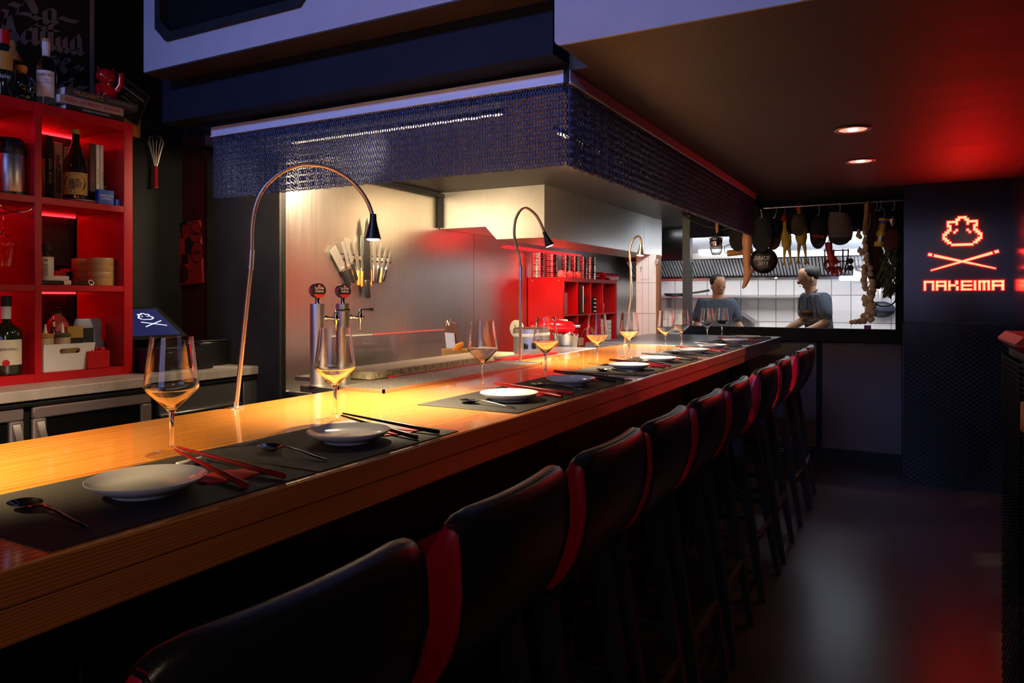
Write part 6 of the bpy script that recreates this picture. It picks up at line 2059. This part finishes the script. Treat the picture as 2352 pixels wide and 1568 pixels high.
# red rubber hand in a wire basket
x, _, z = HZ(1921, 600)
t = thing('wire_basket', 'dark wire basket hanging under the tweed cap', 'basket', (x, 6.60, z))
wb = M()
for (y_, z_, w_) in ((-.035, .09, .095), (-.035, -.0, .09), (-.035, -.06, .085), (.035, .09, .095), (.035, 0, .09), (.035, -.06, .085)):
    wb.tube([(-w_, y_, z_), (w_, y_, z_)], .003, 6)
for x_ in (-.09, -.02, .05, .09):
    for y_ in (-.035, .035):
        wb.tube([(x_, y_, .10), (x_ * .95, y_, -.06), (x_ * .6, 0, -.11)], .003, 6)
for z_ in (.09, 0, -.06):
    for x_ in (-.09, .09):
        wb.tube([(x_, -.035, z_), (x_, .035, z_)], .003, 6)
obj('wire_frame', wb, mat('rust_wire', (.05, .03, .025), .5, .6), t, kind='stuff')
obj('hanger', M().tube([(-.09, .0, .09), (-.05, .0, .2), (.0, .0, .3)], .003, 6), 'rust_wire', t)
t = thing('rubber_hand', 'shiny red rubber hand inside the wire basket', 'rubber hand', (x - .01, 6.60, z))
hm_ = M().tube([(-.05, 0, .16), (-.045, 0, .10), (-.035, 0, .05), (-.015, 0, .0), (.0, 0, -.03)], [.030, .026, .024, .040, .044], 16, flat=.55)
for (f, ln, dx) in ((-.042, .055, -.01), (-.018, .075, .0), (.008, .078, .012), (.032, .062, .022)):
    hm_.tube([(f, -.0, -.045), (f + dx * .5, -.014, -.045 - ln * .6), (f + dx, -.022, -.045 - ln * .95)], [.013, .012, .008], 10)
hm_.tube([(-.045, 0, .01), (-.075, -.01, -.012), (-.082, -.016, -.045)], [.015, .013, .009], 10)
obj('hand', hm_, mat('hand_red', (.62, .008, .008), .3), t, smooth=70)
x, _, z = HZ(1953, 607)
t = thing('sunglasses', 'pair of black sunglasses clipped to the wire basket', 'sunglasses', (x, 6.55, z), .3)
for k in (0, 1):
    A = Matrix.Translation((.006, 0, .025 - .055 * k)) @ Matrix.Rotation(PI / 2, 4, 'X')
    obj('rim', M(A).lathe([(.021 + .003 * math.cos(a), .004 * math.sin(a)) for a in [2 * PI * i / 8 for i in range(8)]], n=22, close=True), 'black_plastic', t)
    obj('lens', M(A).lathe([(0, -.001), (.019, -.001), (.019, .001), (0, .001)], n=22), mat('smoke_lens', (.05, .05, .055), .1), t)
obj('temple', M().tube([(-.018, 0, .05), (-.03, -.01, 0), (-.04, -.01, -.07)], [.006, .006, .005], 8), 'black_plastic', t)
# garlic braid
gb = thing('garlic_braid', 'long braid of dried garlic bulbs hanging on the rail', 'garlic braid', HZ(1992, 600))
zp5 = lambda a: (1860 + a[0] / 4.9, 440 + a[1] / 4.9)
pth = ppath([zp5(c) for c in [(645, 120), (640, 250), (625, 380), (620, 480)]], 6.57)
bz = M()
for ph in (0, 2.1, 4.2):
    q = []
    for k in range(40):
        u = k / 39
        i = min(2, int(u * 3))
        f_ = u * 3 - i
        c_ = pth[i].lerp(pth[i + 1], f_)
        q.append(c_ + Vector((.011 * math.sin(k * .75 + ph), .009 * math.cos(k * .75 + ph), 0)))
    bz.tube(q, .010, 7)
obj('braid_stalks', bz, 'straw', gb, world=True, smooth=60)
track = [zp5(c) for c in [(580, 440), (590, 560), (605, 690), (630, 800), (645, 900), (655, 1000), (660, 1090), (665, 1180), (672, 1270), (665, 1360), (650, 1450)]]
tp = ppath(track, 6.56)
rg2 = random.Random(3)
bulb = M().lathe([(0, -.030), (.012, -.030), (.026, -.022), (.030, -.006), (.024, .012), (.010, .024), (.005, .036), (0, .04)], n=12)
bme = None
for k in range(46):
    u = k / 45 * (len(tp) - 1)
    i = min(len(tp) - 2, int(u))
    c_ = tp[i].lerp(tp[i + 1], u - i)
    sc2 = .62 + .36 * (k / 45) + rg2.uniform(-.08, .1)
    ang = rg2.uniform(0, 2 * PI)
    o = obj('bulb', bulb if bme is None else bme, 'garlic' if bme is None else None, gb, smooth=60)
    bme = o.data
    o.location = c_ + Vector((.034 * sc2 * math.cos(ang), .02 * math.sin(ang), rg2.uniform(-.01, .01))) - Vector(gb.location)
    o.rotation_euler = (rg2.uniform(-.7, .7), rg2.uniform(-.9, .9), ang)
    o.scale = (sc2,) * 3
e_ = tp[-1]
for k in range(4):
    o = obj('bulb', bme, None, gb)
    o.location = e_ + Vector((-.03 - .028 * k, .0, -.012 * k * .4)) - Vector(gb.location)
    o.rotation_euler = (0, -1.2, k)
    o.scale = (.95 - .1 * k,) * 3
obj('purple_tag', M().cb(tuple(e_ + Vector((.0, .0, -.055))), (.05, .012, .035), .004), mat('purple_paper', (.2, .04, .35), .6), gb, world=True)
# second pair of chicken legs behind the braid
chicken('third rubber chicken hanging sideways behind the garlic braid', 2001, 474, 1.0, 6.66, -.5)
# ham-shaped bag, torch, leaves
pth = ppath([zp5(c) for c in [(715, 150), (720, 330), (715, 520), (720, 700), (735, 880), (760, 1010), (765, 1095)]], 6.63)
t = thing('cured_ham', 'dark red cured ham leg hanging behind the garlic braid', 'ham', tuple(pth[3]))
obj('meat', M().tube(pth, [.012, .022, .05, .068, .072, .056, .018], 18, flat=.7, up=(1, 0, 0)), 'maroon_cloth', t, world=True, smooth=70)
obj('string', M().tube([pth[0] + Vector((-.01, -.03, 0)), pth[2] + Vector((-.02, -.06, 0)), pth[4] + Vector((.02, -.06, 0)), pth[5] + Vector((.0, -.05, 0))], .004, 6), 'ink_black', t, world=True)
obj('red_cap', M().tube([pth[0] + Vector((-.02, -.01, .03)), pth[0] + Vector((-.02, -.01, -.04))], [.014, .022], 10), 'red_rubber', t, world=True)
a_, b_ = Vector(ay(2030, 502, 6.55)), Vector(ay(2019, 566, 6.55))
t = thing('diving_torch', 'yellow and black diving torch hanging on the rail', 'torch', tuple(a_))
ds = (b_ - a_)
for (u0, u1, r_, m_, nm) in ((0, .09, .036, 'yellow_plastic', 'end_cap'), (.09, .18, .031, 'blue_card', 'label_ring'), (.18, .47, .028, 'gold_label', 'upper_tube'), (.47, .62, .037, 'yellow_plastic', 'collar'), (.62, .83, .030, 'satin_chrome', 'lower_tube'), (.83, 1.0, .038, 'yellow_plastic', 'head_ring')):
    obj(nm, M().tube([a_ + ds * u0, a_ + ds * u1], r_, 18), m_, t, world=True)
for k in (-1, 1):
    o_ = Vector((.032 * k, -.012, 0))
    obj('guard_rod', M().tube([a_ + o_ + ds * .1, a_ + o_ + ds * .95], .004, 8), 'ink_black', t, world=True)
obj('hanger_loop', M().tube([a_ + Vector((0, 0, 0)), a_ + Vector((.01, 0, .05)), a_ + Vector((-.005, .01, .085)), a_ + Vector((-.03, .02, .09))], .004, 8), 'satin_chrome', t, world=True)
hook(HZ(2012, 468)[0], 2.09)
hook(HZ(2022, 467)[0], 2.085, lean_=-.01)
# bay leaves
x, _, z = HZ(2050, 520)
t = thing('herb_bunch', 'bunch of dried bay leaves tied upside down beside the sign wall', 'herbs', (x, 6.56, z))
obj('stems', M().tube([(0, 0, .05), (0, 0, -.02), (.0, 0, -.10)], [.010, .016, .03], 10), 'straw', t)
obj('cone_tip', M().lathe([(.010, .0), (.028, .04), (.03, .055), (.006, .06), (.004, .08)], n=18), 'copper_tube', t)
obj('cloth_wrap', M().tube([(-.01, 0, -.0), (.0, 0, -.05), (.0, 0, -.14), (.0, 0, -.20)], [.02, .062, .078, .05], 16, flat=.7), 'maroon_cloth', t, smooth=60)
lf = M()
rg3 = random.Random(5)
for k in range(420):
    u = rg3.random() ** .8
    a = rg3.uniform(0, 2 * PI)
    rr = (.035 + .075 * math.sin(PI * min(1, u * .9 + .12))) * math.sqrt(rg3.random())
    c_ = Vector((rr * math.cos(a) - .012 * u - .015, rr * math.sin(a) * .7, -.16 - .36 * u))
    if c_.x > .085:
        c_.x = .085
    L_ = rg3.uniform(.045, .075)
    w_ = L_ * .16
    d = Vector((rg3.uniform(-.5, .5), rg3.uniform(-.4, .4), -1)).normalized()
    n = d.cross(Vector((math.cos(a), math.sin(a), .1))).normalized()
    up = d.cross(n) * .004
    lf.add([c_, c_ + d * L_ * .5 + n * w_ + up, c_ + d * L_, c_ + d * L_ * .5 - n * w_ + up], [(0, 1, 2, 3)])
obj('leaves', lf, 'leaf', t, smooth=0, kind='stuff', fix=False)
hook(HZ(2052, 466)[0], 2.085)
# steel tongs and black cable hoop at the window corner
x, _, z = HZ(2030, 660)
t = thing('wall_ladles', 'steel ladles hanging on the tiles behind the dried bay leaves', 'ladle', (-.45, 8.95, 1.5))
for k in range(3):
    xx = ay(2012 + 9 * k, 680, 8.95)[0]
    obj('handle', M().box(xx - .012, xx + .012, 8.955, 8.965, 1.22, 1.62), 'satin_chrome', t, world=True)
obj('bowl', M().ball((ay(2024, 700, 8.95)[0], 8.93, 1.25), (.14, .05, .09), 18, 10), 'mesh_steel', t, world=True)
hp2 = [(HZ(2003 + 0, 680)[0] + .085 * (1 - math.cos(a_)), 6.62, 1.37 - .06 * math.sin(a_)) for a_ in [PI * i / 14 for i in range(15)]]
solo('cable_loop', M().tube([(hp2[0][0], 6.62, 1.45)] + hp2 + [(hp2[-1][0], 6.62, 1.5)], .006, 8), 'black_plastic', 'black rubber loop hanging below the bay leaves', 'loop', (hp2[0][0], 6.62, 1.45))
solo('power_cable', M().tube([ay(1562, 470, 6.70), ay(1566, 492, 6.69), ay(1585, 505, 6.68), ay(1620, 520, 6.68), ay(1660, 528, 6.69), ay(1690, 520, 6.70)], .006, 8), 'black_plastic', 'black cable looping from the window post towards the curtain', 'cable', tuple(ay(1620, 520, 6.68)), smooth=60)
p, q = ay(2344, 922, 2.575), ay(2344, 992, 2.575)
solo('wooden_holder', M().cb((p[0] + .05, 2.575, (p[2] + q[2]) / 2), (.10, .03, p[2] - q[2]), .006), 'orange_wood', 'orange wooden holder hanging on the front of the mesh partition', 'holder', (p[0] + .05, 2.575, q[2]))
bpy.context.view_layer.update()
